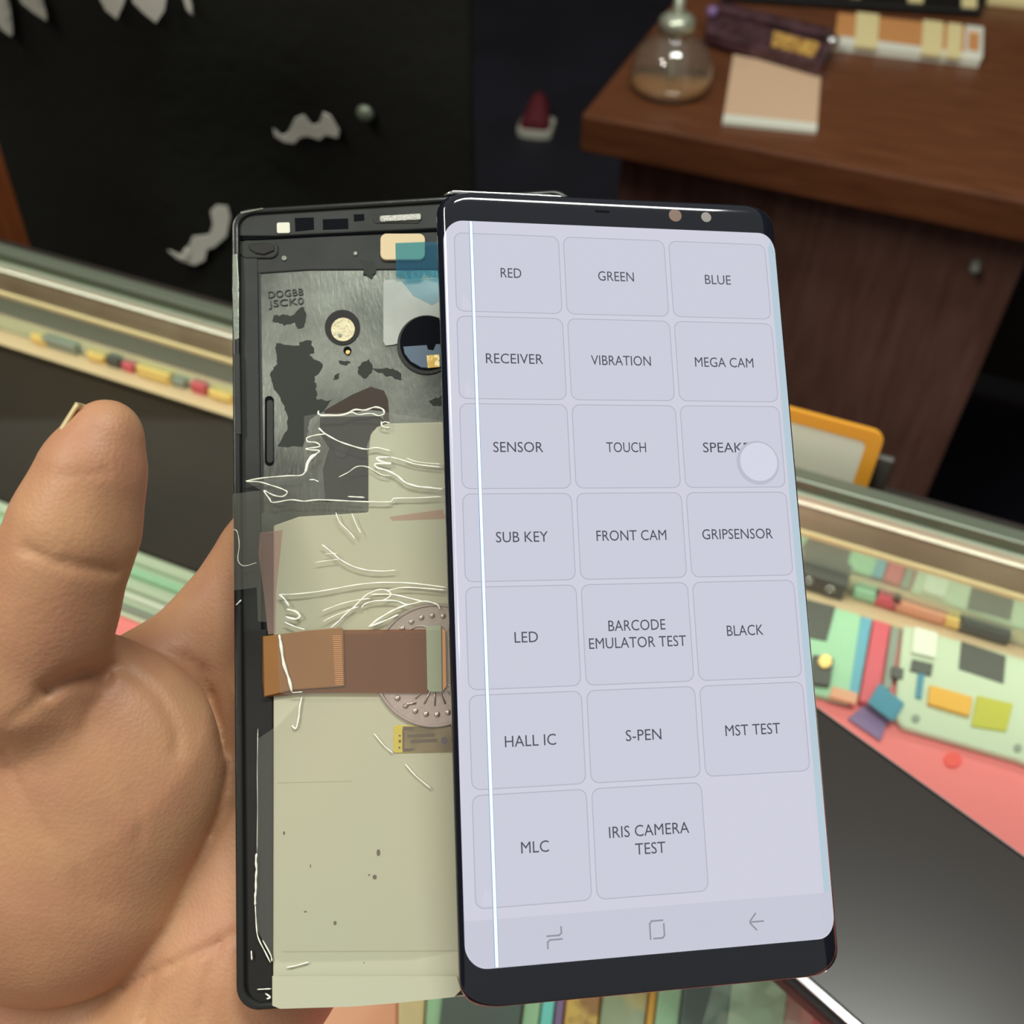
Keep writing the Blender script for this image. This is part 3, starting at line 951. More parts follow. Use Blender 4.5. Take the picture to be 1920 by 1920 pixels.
patches = [
    [(360, 1010), (430, 1000), (510, 1010), (560, 950), (600, 945), (615, 1010), (600, 1090), (560, 1100), (510, 1060), (450, 1080), (370, 1040)],
    [(390, 1220), (560, 1230), (610, 1185), (660, 1200), (680, 1290), (640, 1300), (740, 1370), (720, 1440), (680, 1460), (690, 1560), (700, 1640), (800, 1640), (750, 1720), (640, 1780), (620, 1900), (590, 1990), (400, 1990), (470, 1860), (470, 1760), (430, 1640), (370, 1540), (350, 1420), (400, 1370), (390, 1280)],
    [(1010, 1390), (1080, 1330), (1110, 1370), (1100, 1440), (1060, 1480), (1005, 1440)],
    [(1120, 1405), (1250, 1400), (1330, 1440), (1340, 1500), (1280, 1480), (1200, 1450)],
    [(1010, 590), (1120, 600), (1140, 660), (1100, 720), (1040, 690), (1060, 640)],
    [(860, 1345), (940, 1350), (930, 1380), (880, 1372)],
    [(1540, 1640), (1640, 1600), (1650, 1670), (1560, 1680)],
    [(830, 1460), (870, 1440), (850, 1475), (820, 1500)]]
def ragged(q, amp=9.0, n=5):
    out_ = []
    for i in range(len(q)):
        a, b = q[i], q[(i + 1) % len(q)]
        for k in range(n):
            t = k / n
            x, y = a[0] + (b[0] - a[0]) * t, a[1] + (b[1] - a[1]) * t
            out_.append((x + amp * noise.noise(Vector((x * 0.035, y * 0.035, 1))) * 2, y + amp * noise.noise(Vector((x * 0.035, y * 0.035, 7))) * 2))
    return out_


for q in patches:
    q = ragged(q)
    fprism('paint_patch', z1q(q), -1.5, -1.15 if q[0][1] < 700 else -1.42, 'paint')
fprism('brown_film', z1q([(750, 1720), (960, 1600), (1100, 1540), (1200, 1570), (1230, 1640), (1240, 1810), (1200, 1830), (1190, 1720), (1080, 1710), (980, 1730), (860, 1760), (760, 1760)]), -1.5, -1.38, 'brownfilm')
fprism('speaker_recess', z2q([(720, 170), (1170, 160), (1210, 210), (1110, 270), (1070, 380), (1100, 800), (760, 800), (740, 560), (790, 400), (720, 290)]), -1.5, -1.36, 'recess')
fprism('recess_boss', z2q(circ(880, 425, 50, 24)), -1.4, -1.2, 'charcoal', bevel=0.0002)
fprism('side_slot', z1q(rrect(306, 372, 1610, 2130, 30, 6)), -1.6, -1.32, 'hole')
fprism('side_slot', z1q(rrect(322, 368, 1640, 2110, 22, 6)), -1.4, -1.25, 'charcoal')
M['ironstain'] = mat('brown_stain', sr(120, 104, 88), 0.5)
fprism('lower_channel', [(446, 1180), (500, 1180), (512, 1300), (512, 1880), (455, 1885)], -2.5, -0.7, 'recess', bevel=0.0003)

# embossed code on the metal
def text_mesh(txt):
    cu = bpy.data.curves.new('t', 'FONT')
    cu.body = txt
    cu.align_x = 'CENTER'
    cu.size = 1.0
    cu.resolution_u = 3
    ob = bpy.data.objects.new('t', cu)
    col.objects.link(ob)
    dg = bpy.context.evaluated_depsgraph_get()
    me = bpy.data.meshes.new_from_object(ob.evaluated_get(dg))
    bpy.data.objects.remove(ob)
    bpy.data.curves.remove(cu)
    return me


mh = text_mesh('H')
CAP = max(v.co.y for v in mh.vertices)
bpy.data.meshes.remove(mh)


def text_bm(txt, width, height, fn, weight=0.0):
    """letters scaled to width/cap height; fn maps flat (x,y) to a local point"""
    me = text_mesh(txt)
    bm = B()
    bm.from_mesh(me)
    bpy.data.meshes.remove(me)
    xs = [v.co.x for v in bm.verts]
    w = max(xs) - min(xs)
    cx = (max(xs) + min(xs)) / 2
    for v in bm.verts:
        v.co = fn((v.co.x - cx) / w * width, v.co.y / CAP * height - height / 2)
    return bm


M['emboss'] = mat('embossed_letter', sr(54, 55, 50), 0.4, 0.3)
for txt, q in (('DOGBB', (464, 840)), ('JSCK0', (466, 908))):
    c_ = fp(420 + q[0] / 4, 340 + q[1] / 4, -1.4)
    rot = math.radians(2.0)
    bm = text_bm(txt, 7.6, 1.55, lambda x, y: Vector(((c_[0] + x * math.cos(rot) - y * math.sin(rot)) * MF, (c_[1] + x * math.sin(rot) + y * math.cos(rot)) * MF, -1.38 * MF)))
    ex = bmesh.ops.extrude_face_region(bm, geom=bm.faces[:])
    for v in ex['geom']:
        if isinstance(v, bmesh.types.BMVert):
            v.co.z += 0.10 * MF
    obj('embossed_code', bm, M['emboss'], F)

# blue film piece
bf = fprism('blue_film', z1q([(1285, 462), (1600, 450), (1610, 730), (1500, 700), (1470, 735), (1360, 740), (1340, 715), (1290, 720)]), -0.45, -0.40, 'bluefilm', None)
bf.matrix_world = FM
tag(bf, 'small translucent blue film covering the corner of the cream pad', 'film')
bf2 = fprism('blue_film', z1q([(1330, 745), (1640, 725), (1650, 880), (1560, 930), (1420, 860)]), -1.22, -1.19, clear('pale_blue_film', (0.9, 0.97, 1.0), 0.08, sr(120, 180, 205), 0.12), None)
bf2.matrix_world = FM
tag(bf2, 'pale blue film stuck on the grey metal label', 'film')

# white battery sheet
M['battery'] = mat('battery_wrap', sr(182, 183, 160), 0.5, bump=(30, 0.15, 0.0006), var=(14, sr(188, 182, 158), 0.4, 0.65))
pts = [(512, 985), (560, 968), (690, 960), (690, 850), (694, 815), (706, 800), (726, 793), (1000, 786), (1040, 1200), (1075, 1856), (860, 1870), (520, 1889), (511, 1880), (512, 1500)]
bt = thing('battery_pack', 'large cream white battery sheet lying inside the phone frame', 'battery', FM)
fprism('battery_body', pts, -2.4, -0.55, 'battery', bt, bevel=0.0004)
M['seam'] = mat('battery_seam', sr(170, 168, 142), 0.6)
fprism('wrap_seam', z4q([(440, 1372), (1770, 1366), (1772, 1374), (440, 1381)]), -0.55, -0.50, 'seam', bt)
fprism('wrap_seam', z4q([(400, 108), (960, 96), (960, 101), (400, 114)]), -0.55, -0.51, 'seam', bt)
fprism('wrap_edge', z4q([(362, 1560), (1745, 1560), (1775, 1668), (1725, 1718), (1300, 1762), (960, 1790), (420, 1806), (362, 1782)]), 0.305, 0.37, 'battery', bt)
M['pinktint'] = clear('pink_film', (0.985, 0.93, 0.92), 0.12, sr(225, 165, 155), 0.3)
fprism('pink_band', z2q([(270, 1035), (440, 1015), (390, 1480), (385, 1790), (330, 1800), (300, 1500), (258, 1200)]), -0.5, -0.45, 'pinktint', bt)
fprism('pink_band', z2q([(1240, 915), (1640, 860), (1660, 930), (1260, 945)]), -0.5, -0.45, 'pinktint', bt)
M['speck'] = mat('dirt_speck', sr(98, 88, 72), 0.8)
for x, y, a, b in ((1158, 635, 14, 26), (1130, 818, 16, 18), (1088, 803, 6, 8), (648, 735, 4, 14), (832, 1163, 12, 16), (610, 1078, 12, 6), (450, 488, 8, 14), (825, 1755, 14, 7), (770, 1722, 24, 5), (1120, 1702, 24, 5), (1380, 1692, 22, 5), (1670, 1675, 26, 5), (1050, 1460, 4, 4)):
    fprism('dirt_speck', z4q(circ(x, y, a, 10, b)), -0.56, -0.49, 'speck', bt)

# coin under the flex
c_ = fp(815, 1246, -0.2)
M['coin'] = mat('coin_metal', sr(190, 174, 166), 0.35, 0.7, bump=(500, 0.25, 0.0003))
cn = thing('coin', 'large silver coin taped under the brown flex ribbon', 'coin', FM @ Matrix.Translation((c_[0] * MF, c_[1] * MF, -0.5 * MF)))
RCN = 12.2
obj('disc', lathe(B(), [(RCN * MF * 0.97, 0.02 * MF), (RCN * MF, 0.1 * MF), (RCN * MF, 0.55 * MF), (RCN * MF * 0.985, 0.68 * MF), (RCN * MF * 0.955, 0.68 * MF), (RCN * MF * 0.94, 0.42 * MF)], 72), M['coin'], cn, smooth=False)
b_ = B()
for i in range(28):
    a = 2 * math.pi * i / 28
    lathe(b_, [(0.62 * MF, 0.40 * MF), (0.5 * MF, 0.62 * MF), (0.2 * MF, 0.72 * MF)], 10, (9.7 * MF * math.cos(a), 9.7 * MF * math.sin(a), 0))
obj('bead_ring', b_, M['coin'], cn, smooth=True)
b_ = B()
for r_, cx_, cy_ in ((3.2, -2.6, 4.6), (2.3, -2.6, 4.2), (1.2, -2.6, 4.4)):
    tube(b_, [((cx_ + r_ * math.cos(math.pi * k / 12)) * MF, (cy_ + r_ * math.sin(math.pi * k / 12)) * MF, 0.5 * MF) for k in range(13)], 0.2 * MF, 6)
for k in range(7):
    a = math.radians(200 + k * 22)
    tube(b_, [(3 * MF * math.cos(a) * 0.4, (-3 + 3 * math.sin(a) * 0.4) * MF, 0.5 * MF), (5.5 * math.cos(a) * MF, (-3 + 5 * math.sin(a)) * MF, 0.5 * MF)], 0.18 * MF, 6)
tube(b_, [(-6.5 * MF, -7.4 * MF, 0.5 * MF), (-4 * MF, -7.2 * MF, 0.5 * MF)], 0.25 * MF, 6)
obj('relief', b_, M['coin'], cn, smooth=True)

# brown flex ribbon
M['flex'] = mat('brown_flex', sr(148, 98, 40), 0.35, var=(40, sr(130, 84, 40), 0.35, 0.7))
M['flexdark'] = clear('brown_flex_clear', (0.62, 0.45, 0.30), 0.40, sr(150, 92, 50), 0.2)
M['stiff'] = mat('grey_green_stiffener', sr(152, 158, 132), 0.6)
M['copperedge'] = mat('copper_edge', sr(216, 150, 90), 0.5)
fx = thing('flex_ribbon', 'brown ribbon flex cable taped across the battery', 'flex cable', FM)
fprism('ribbon', z3q([(288, 372), (420, 355), (640, 330), (890, 325), (1530, 320), (1530, 800), (900, 795), (590, 795), (300, 830), (288, 700)]), 0.26, 0.34, 'flexdark', fx)
fprism('folded_end', z3q([(290, 372), (640, 326), (888, 305), (895, 350), (905, 745), (880, 750), (520, 775), (300, 826)]), 0.34, 0.75, 'flex', fx, bevel=0.0002)
b_ = B()
for k in range(26):
    y0 = 370 + k * 14.5
    p0 = fp(*z3q([(815 + k * 0.8, y0)])[0], 0.75)
    p1 = fp(*z3q([(880 + k * 0.6, y0)])[0], 0.75)
    tube(b_, [(p0[0] * MF, p0[1] * MF, 0.75 * MF), (p1[0] * MF, p1[1] * MF, 0.75 * MF)], 0.09 * MF, 5)
obj('ridges', b_, M['copperedge'], fx)
fprism('stiffener', z3q([(1515, 310), (1520, 300), (1630, 290), (1636, 790), (1545, 790), (1525, 770)]), 0.34, 0.85, 'stiff', fx, bevel=0.0001)
fprism('copper_edge', z3q([(1636, 310), (1660, 330), (1668, 745), (1640, 785)]), 0.3, 0.6, 'copperedge', fx)

# yellow labelled flex
M['yellowflex'] = mat('yellow_polyimide', sr(206, 184, 70), 0.4)
M['brownprint'] = mat('brown_print', sr(134, 116, 84), 0.4, var=(200, sr(112, 96, 66), 0.4, 0.6))
M['darkprint'] = mat('dark_print', sr(92, 78, 62), 0.5)
M['mauveprint'] = mat('mauve_print', sr(92, 76, 88), 0.5)
yf = thing('yellow_flex', 'small yellow edged flex chip below the coin', 'flex cable', FM)
fprism('chip_base', z3q([(1272, 1050), (1290, 1038), (1740, 1045), (1740, 1240), (1340, 1246), (1280, 1248), (1270, 1235)]), -0.54, -0.30, 'yellowflex', yf, bevel=0.0001)
fprism('printed_area', z3q([(1340, 1048), (1740, 1046), (1740, 1238), (1338, 1240)]), -0.32, -0.24, 'brownprint', yf)
for q in ([(1345, 1055), (1420, 1055), (1420, 1072), (1345, 1075)], [(1375, 1110), (1580, 1100), (1580, 1125), (1375, 1130)], [(1400, 1150), (1600, 1140), (1600, 1165), (1400, 1172)],
          [(1345, 1215), (1440, 1212), (1400, 1235), (1345, 1236)], [(1338, 1070), (1350, 1070), (1350, 1220), (1338, 1220)], [(1310, 1112), (1324, 1112), (1324, 1122), (1310, 1122)], [(1310, 1150), (1326, 1148), (1326, 1168), (1310, 1168)], [(1308, 1200), (1320, 1200), (1320, 1212), (1308, 1212)]):
    fprism('trace', z3q(q), -0.30, -0.20, 'darkprint', yf)
fprism('dot', z3q(circ(1652, 1155, 24, 20, 30)), -0.26, -0.18, 'mauveprint', yf)

# clear tapes: each is a film with lamp glints put in as white tubes along its creases
M['tape'] = clear('clear_tape', (0.985, 0.985, 0.975), 0.03, (0.75, 0.74, 0.68), 0.10, 1.5, bump=(70, 0.15, 0.001))
M['tapehaze'] = clear('hazy_tape', (0.985, 0.985, 0.975), 0.05, sr(176, 176, 156), 0.15, 1.5, bump=(80, 0.2, 0.001))
M['crease_or_glint'] = mat('tape_glint', sr(248, 248, 232), 0.12, 0.0, spec=1.0, coat=1.0)


def film(name, label, pts_px, z, mt, glint_lines, r=0.19):
    t = thing(name, label, 'tape', FM)
    fprism('film_sheet', pts_px, z, z + 0.04, mt, t)
    if glint_lines:
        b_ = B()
        for line, w in glint_lines:
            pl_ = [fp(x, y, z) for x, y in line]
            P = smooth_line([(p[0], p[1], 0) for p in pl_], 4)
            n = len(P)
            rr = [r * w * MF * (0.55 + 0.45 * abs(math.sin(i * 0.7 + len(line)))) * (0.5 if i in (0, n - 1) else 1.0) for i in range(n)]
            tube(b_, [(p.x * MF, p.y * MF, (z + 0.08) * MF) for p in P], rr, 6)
        obj('crease_or_glint', b_, M['crease_or_glint'], t, smooth=True)
    return t


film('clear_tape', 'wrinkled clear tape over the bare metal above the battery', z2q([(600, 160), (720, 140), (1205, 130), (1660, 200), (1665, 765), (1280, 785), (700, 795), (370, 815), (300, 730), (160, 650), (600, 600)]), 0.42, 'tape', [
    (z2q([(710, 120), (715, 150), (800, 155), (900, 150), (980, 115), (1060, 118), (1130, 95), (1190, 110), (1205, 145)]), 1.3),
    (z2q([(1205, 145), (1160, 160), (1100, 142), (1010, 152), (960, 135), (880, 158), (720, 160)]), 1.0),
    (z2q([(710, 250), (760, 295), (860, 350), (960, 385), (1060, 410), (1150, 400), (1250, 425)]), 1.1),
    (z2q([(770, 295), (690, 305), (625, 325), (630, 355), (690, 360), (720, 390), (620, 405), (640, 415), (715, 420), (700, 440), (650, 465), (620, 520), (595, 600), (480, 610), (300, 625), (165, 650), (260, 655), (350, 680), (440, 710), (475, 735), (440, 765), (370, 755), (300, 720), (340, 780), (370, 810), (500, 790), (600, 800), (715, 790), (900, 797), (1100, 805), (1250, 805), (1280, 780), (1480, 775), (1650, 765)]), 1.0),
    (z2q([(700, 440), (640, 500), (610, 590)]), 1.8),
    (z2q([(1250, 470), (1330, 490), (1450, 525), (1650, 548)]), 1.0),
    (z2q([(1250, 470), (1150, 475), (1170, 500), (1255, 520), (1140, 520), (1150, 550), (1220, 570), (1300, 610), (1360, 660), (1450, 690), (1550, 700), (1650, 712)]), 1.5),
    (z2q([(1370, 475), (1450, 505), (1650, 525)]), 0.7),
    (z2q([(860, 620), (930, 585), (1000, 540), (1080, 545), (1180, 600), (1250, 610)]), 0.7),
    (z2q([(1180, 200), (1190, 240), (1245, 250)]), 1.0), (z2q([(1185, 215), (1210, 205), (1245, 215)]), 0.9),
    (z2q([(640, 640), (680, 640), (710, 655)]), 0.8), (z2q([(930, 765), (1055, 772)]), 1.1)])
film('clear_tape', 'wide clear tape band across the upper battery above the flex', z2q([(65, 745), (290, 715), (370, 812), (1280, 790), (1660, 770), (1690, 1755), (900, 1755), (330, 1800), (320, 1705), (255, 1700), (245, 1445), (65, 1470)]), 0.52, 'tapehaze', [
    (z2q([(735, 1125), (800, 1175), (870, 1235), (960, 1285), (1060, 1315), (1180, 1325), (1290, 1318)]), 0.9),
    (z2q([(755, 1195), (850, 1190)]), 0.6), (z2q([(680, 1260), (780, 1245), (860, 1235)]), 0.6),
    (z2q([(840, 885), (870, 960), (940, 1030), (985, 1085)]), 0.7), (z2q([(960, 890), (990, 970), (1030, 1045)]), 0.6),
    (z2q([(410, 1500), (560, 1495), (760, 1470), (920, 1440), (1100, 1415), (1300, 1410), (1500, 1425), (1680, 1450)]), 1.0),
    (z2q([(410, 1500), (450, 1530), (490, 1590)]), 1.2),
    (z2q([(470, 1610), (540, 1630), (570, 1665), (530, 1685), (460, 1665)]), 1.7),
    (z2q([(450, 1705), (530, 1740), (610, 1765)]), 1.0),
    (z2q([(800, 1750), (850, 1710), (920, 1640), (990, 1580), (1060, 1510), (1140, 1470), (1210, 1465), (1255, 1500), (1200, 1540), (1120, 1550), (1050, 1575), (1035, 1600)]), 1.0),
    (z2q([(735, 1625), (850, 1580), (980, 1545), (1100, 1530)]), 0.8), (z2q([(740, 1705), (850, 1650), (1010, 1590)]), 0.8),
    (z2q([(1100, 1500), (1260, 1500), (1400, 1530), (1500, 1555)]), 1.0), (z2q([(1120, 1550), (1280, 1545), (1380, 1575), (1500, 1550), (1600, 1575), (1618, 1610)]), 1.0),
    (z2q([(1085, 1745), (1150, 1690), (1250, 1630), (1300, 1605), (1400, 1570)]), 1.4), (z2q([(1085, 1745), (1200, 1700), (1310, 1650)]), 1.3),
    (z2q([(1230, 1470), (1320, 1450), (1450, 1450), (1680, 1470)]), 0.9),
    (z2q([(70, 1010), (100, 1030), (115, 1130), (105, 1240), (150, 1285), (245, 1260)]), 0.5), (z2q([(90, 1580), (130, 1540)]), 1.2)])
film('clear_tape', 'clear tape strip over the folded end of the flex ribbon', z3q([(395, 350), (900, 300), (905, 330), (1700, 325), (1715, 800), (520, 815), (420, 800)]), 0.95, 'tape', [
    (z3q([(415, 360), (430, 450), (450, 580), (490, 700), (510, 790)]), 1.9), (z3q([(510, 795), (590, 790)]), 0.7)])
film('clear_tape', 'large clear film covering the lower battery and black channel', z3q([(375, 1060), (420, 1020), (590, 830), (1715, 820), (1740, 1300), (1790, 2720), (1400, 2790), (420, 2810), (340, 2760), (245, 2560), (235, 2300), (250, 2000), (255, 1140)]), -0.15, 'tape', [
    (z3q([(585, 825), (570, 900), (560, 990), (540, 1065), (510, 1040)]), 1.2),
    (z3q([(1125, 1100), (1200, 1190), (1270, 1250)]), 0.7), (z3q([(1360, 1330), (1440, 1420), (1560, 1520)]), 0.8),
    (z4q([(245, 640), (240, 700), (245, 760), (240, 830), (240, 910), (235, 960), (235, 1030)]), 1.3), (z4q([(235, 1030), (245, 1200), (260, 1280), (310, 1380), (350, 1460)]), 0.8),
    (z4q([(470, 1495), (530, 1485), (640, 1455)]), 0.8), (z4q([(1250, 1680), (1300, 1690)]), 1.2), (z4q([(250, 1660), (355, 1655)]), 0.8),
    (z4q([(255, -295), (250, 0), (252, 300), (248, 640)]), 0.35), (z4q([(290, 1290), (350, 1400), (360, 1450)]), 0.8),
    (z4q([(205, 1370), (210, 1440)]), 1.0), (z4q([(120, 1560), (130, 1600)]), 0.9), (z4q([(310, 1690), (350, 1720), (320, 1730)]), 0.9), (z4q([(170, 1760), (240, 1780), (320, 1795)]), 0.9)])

# ================================================================== lit display assembly
DX0, DX1, DY = -37.4, 38.5, 80.9
CA, CB = 4.6, 2.6


def surf(x):
    """glass height over the flat centre, in mm"""
    if x < DX0 + CA:
        t = min(1.0, (DX0 + CA - x) / CA)
    elif x > DX1 - CA:
        t = min(1.0, (x - DX1 + CA) / CA)
    else:
        return 0.0
    return -CB * (1 - math.sqrt(max(0.0, 1 - t * t)))


def dsp(x, y, h=0.0):
    return Vector((x * MD, y * MD, (surf(x) + h) * MD))


dp = thing('phone_display', 'lit curved phone display showing a grid of test buttons', 'phone display', DM)
b_ = B()
RCOR = 5.0
ys = [-DY + RCOR * (1 - math.cos(math.pi / 2 * i / 10)) for i in range(11)]
ys = ys + [-ys[10 - i] for i in range(11)]
NXS = 44
rows = []
for y in ys:
    e = max(0.0, abs(y) - (DY - RCOR))
    ins = RCOR - math.sqrt(max(0.0, RCOR ** 2 - e ** 2))
    l, r = DX0 + ins * 0.95, DX1 - ins * 0.95
    edge = 0.9 * (1 - math.sqrt(max(0, 1 - (e / RCOR) ** 4)))       # rounds the top and bottom edges
    row = []
    for i in range(NXS + 1):
        a = -math.cos(math.pi * i / NXS)
        x = (l + r) / 2 + (r - l) / 2 * a
        xs = DX0 + (DX1 - DX0) * (x - l) / (r - l)
        row.append(b_.verts.new((x * MD, y * MD, (surf(xs) - edge) * MD)))
    for i in range(NXS, -1, -4):                                     # underside
        a = -math.cos(math.pi * i / NXS)
        x = (l + r) / 2 + (r - l) / 2 * a * 0.985
        row.append(b_.verts.new((x * MD, y * MD, -3.4 * MD)))
    rows.append(row)
m = len(rows[0])
for a, b in zip(rows, rows[1:]):
    for k in range(m):
        l_ = (k + 1) % m
        b_.faces.new((a[k], a[l_], b[l_], b[k]))
b_.faces.new(rows[0])
b_.faces.new(rows[-1])
obj('glass_body', b_, M['gloss_black'], dp, smooth=True, mw=None)

E_SCR = sr(206, 206, 221)
M['scr'] = emis('screen_light', E_SCR)
M['cell'] = emis('button_fill_light', sr(202, 203, 218))
M['line'] = emis('button_outline', sr(176, 177, 191))
M['nav'] = emis('navigation_bar_light', sr(198, 199, 214))
M['ink'] = emis('screen_text', sr(72, 74, 84))
M['ink2'] = emis('icon_grey', sr(142, 143, 152))
M['edgeblue'] = emis('curved_edge_tint', sr(182, 202, 214))
M['vline'] = emis('bright_line_fault', (0.95, 1.0, 1.0), 1.3)
M['vside'] = emis('line_fault_fringe', sr(110, 165, 200))
M['circle'] = emis('assistant_circle', sr(212, 213, 228))
M['circlering'] = emis('assistant_circle_shade', sr(186, 186, 202))


def flat_poly(name, pts, h, mt, parent=dp, sub=36):
    """polygon lying on the curved glass, cut into strips so it follows the bend"""
    b_ = B()
    vs = [b_.verts.new((p[0], p[1], 0)) for p in pts]
    b_.faces.new(vs)
    for k in range(1, sub):
        for x in (DX0 + CA * k / sub, DX1 - CA * k / sub):
            bmesh.ops.bisect_plane(b_, geom=b_.verts[:] + b_.edges[:] + b_.faces[:], plane_co=(x, 0, 0), plane_no=(1, 0, 0), dist=1e-6)
    for v in b_.verts:
        v.co = dsp(v.co.x, v.co.y, h)
    return obj(name, b_, M[mt], parent)


SX0, SX1, SY0, SY1 = -36.3, 37.7, -73.9, 74.0
scr = flat_poly('screen', rrect(SX0, SX1, SY0, SY1, 4.2, 10), 0.02, 'scr', sub=14)
eb = [p for p in rrect(SX0, SX1, SY0, SY1, 4.2, 10)]
flat_poly('curved_edge', [(35.6, 70.6), (35.6, -70.4), (36.6, -72.4), (37.65, -69.7), (37.65, 69.8), (36.6, 72.4)], 0.04, 'edgeblue', scr, 14)
flat_poly('navigation_bar', [(SX0 + 0.05, -65.3), (SX1 - 0.2, -65.3), (SX1 - 0.2, -69.8), (36.2, -72.8), (33.6, -73.8), (-32.2, -73.8), (-35.0, -72.6), (SX0 + 0.05, -69.7)], 0.05, 'nav', scr, 14)

colx = [(-34.2, -11.75), (-10.85, 11.65), (12.55, 34.9)]
colc = [-22.4, 0.35, 23.25]
rowe = [71.3, 53.5, 34.85, 16.2, -2.5, -23.45, -42.2, -63.3]
rowc = [62.7, 44.0, 25.3, 6.85, -13.1, -33.0, -52.8]
labels = [[('RED', 4.4), ('GREEN', 7.9), ('BLUE', 5.9)], [('RECEIVER', 12.0), ('VIBRATION', 13.0), ('MEGA CAM', 13.2)],
          [('SENSOR', 10.3), ('TOUCH', 8.5), ('SPEAKER', 12.4)], [('SUB KEY', 10.6), ('FRONT CAM', 14.8), ('GRIPSENSOR', 15.5)],
          [('LED', 4.7), (('BARCODE', 11.9), ('EMULATOR TEST', 20.2)), ('BLACK', 7.9)], [('HALL IC', 10.1), ('S-PEN', 7.3), ('MST TEST', 11.7)],
          [('MLC', 5.4), (('IRIS CAMERA', 16.2), ('TEST', 6.1)), None]]
CAPH = 2.1


def put_text(parent, txt, w, cx, cy):
    bm = text_bm(txt, w, CAPH, lambda x, y: dsp(cx + x, cy + y, 0.10))
    obj('lettering', bm, M['ink'], parent)


for r in range(7):
    for c in range(3):
        if labels[r][c] is None:
            continue
        x0, x1 = colx[c]
        y1, y0 = rowe[r] - 0.45, rowe[r + 1] + 0.45
        if r == 0:
            y1 = rowe[0]
        if r == 6:
            y0 = rowe[7]
        oo, ii = rrect(x0, x1, y0, y1, 1.7), rrect(x0 + 0.18, x1 - 0.18, y0 + 0.18, y1 - 0.18, 1.55)
        cell = flat_poly('button', ii, 0.05, 'cell', scr, 6)
        b_ = B()
        n = len(oo)
        va, vb = [b_.verts.new(dsp(p[0], p[1], 0.07)) for p in oo], [b_.verts.new(dsp(p[0], p[1], 0.07)) for p in ii]
        for i in range(n):
            j = (i + 1) % n
            b_.faces.new((va[i], va[j], vb[j], vb[i]))
        obj('outline', b_, M['line'], cell)
        lab = labels[r][c]
        if isinstance(lab[0], tuple):
            put_text(cell, lab[0][0], lab[0][1], colc[c], rowc[r] + 1.7)
            put_text(cell, lab[1][0], lab[1][1], colc[c], rowc[r] - 1.7)
        else:
            put_text(cell, lab[0], lab[1], colc[c], rowc[r])
# vertical line fault
flat_poly('line_fault', [(-30.95, 73.8), (-30.95, -73.7), (-30.15, -73.7), (-30.15, 73.8)], 0.13, 'vside', scr, 2)
flat_poly('line_fault', [(-30.80, 73.8), (-30.80, -73.7), (-30.25, -73.7), (-30.25, 73.8)], 0.15, 'vline', scr, 2)
# assistive circle
flat_poly('circle_button', circ(29.0, 22.0, 4.75, 40), 0.16, 'circlering', scr, 6)
flat_poly('circle_button', circ(29.2, 22.2, 4.15, 40), 0.19, 'circle', scr, 6)


def icon(name, lines, r=0.15):
    b_ = B()
    for ln in lines:
        for (xa, ya), (xb, yb) in zip(ln, ln[1:]):
            d = Vector((xb - xa, yb - ya, 0)).normalized() * r
            n_ = Vector((-d.y, d.x, 0))
            q = [(xa - d.x + n_.x, ya - d.y + n_.y), (xb + d.x + n_.x, yb + d.y + n_.y), (xb + d.x - n_.x, yb + d.y - n_.y), (xa - d.x - n_.x, ya - d.y - n_.y)]
            b_.faces.new([b_.verts.new(dsp(p[0], p[1], 0.12)) for p in q])
    obj(name, b_, M['ink2'], scr)


cx, cy = -19.4, -69.4
icon('recents_icon', [[(cx - 1.4, cy + 0.35), (cx + 0.9, cy + 0.35), (cx + 1.35, cy + 0.7), (cx + 1.35, cy + 1.8)], [(cx + 1.4, cy - 0.35), (cx - 0.9, cy - 0.35), (cx - 1.35, cy - 0.7), (cx - 1.35, cy - 1.8)]])
cx, cy = 0.7, -69.5
icon('home_icon', [[(cx - 1.4, cy - 1.6), (cx - 1.4, cy + 1.1), (cx - 1.0, cy + 1.6), (cx + 1.2, cy + 1.6)], [(cx - 0.7, cy - 1.6), (cx + 1.0, cy - 1.6), (cx + 1.4, cy - 1.2), (cx + 1.4, cy + 0.9)]])
cx, cy = 20.9, -69.6
icon('back_icon', [[(cx + 1.4, cy), (cx - 1.3, cy)], [(cx - 0.1, cy + 1.5), (cx - 1.3, cy + 0.2)], [(cx - 1.3, cy - 0.2), (cx - 0.1, cy - 1.5)]])
# top bezel details
M['lens'] = mat('lens_brown', sr(120, 96, 84), 0.25)
M['lens2'] = mat('lens_grey', sr(140, 134, 130), 0.25)
flat_poly('front_lens', circ(14.6, 77.3, 1.45, 24), 0.03, 'lens', dp, 2)
flat_poly('front_lens', circ(21.7, 77.2, 1.15, 24), 0.03, 'lens2', dp, 2)
flat_poly('earpiece_slot', rrect(-3.4, -0.2, 77.2, 77.7, 0.2), 0.03, 'hole', dp, 2)
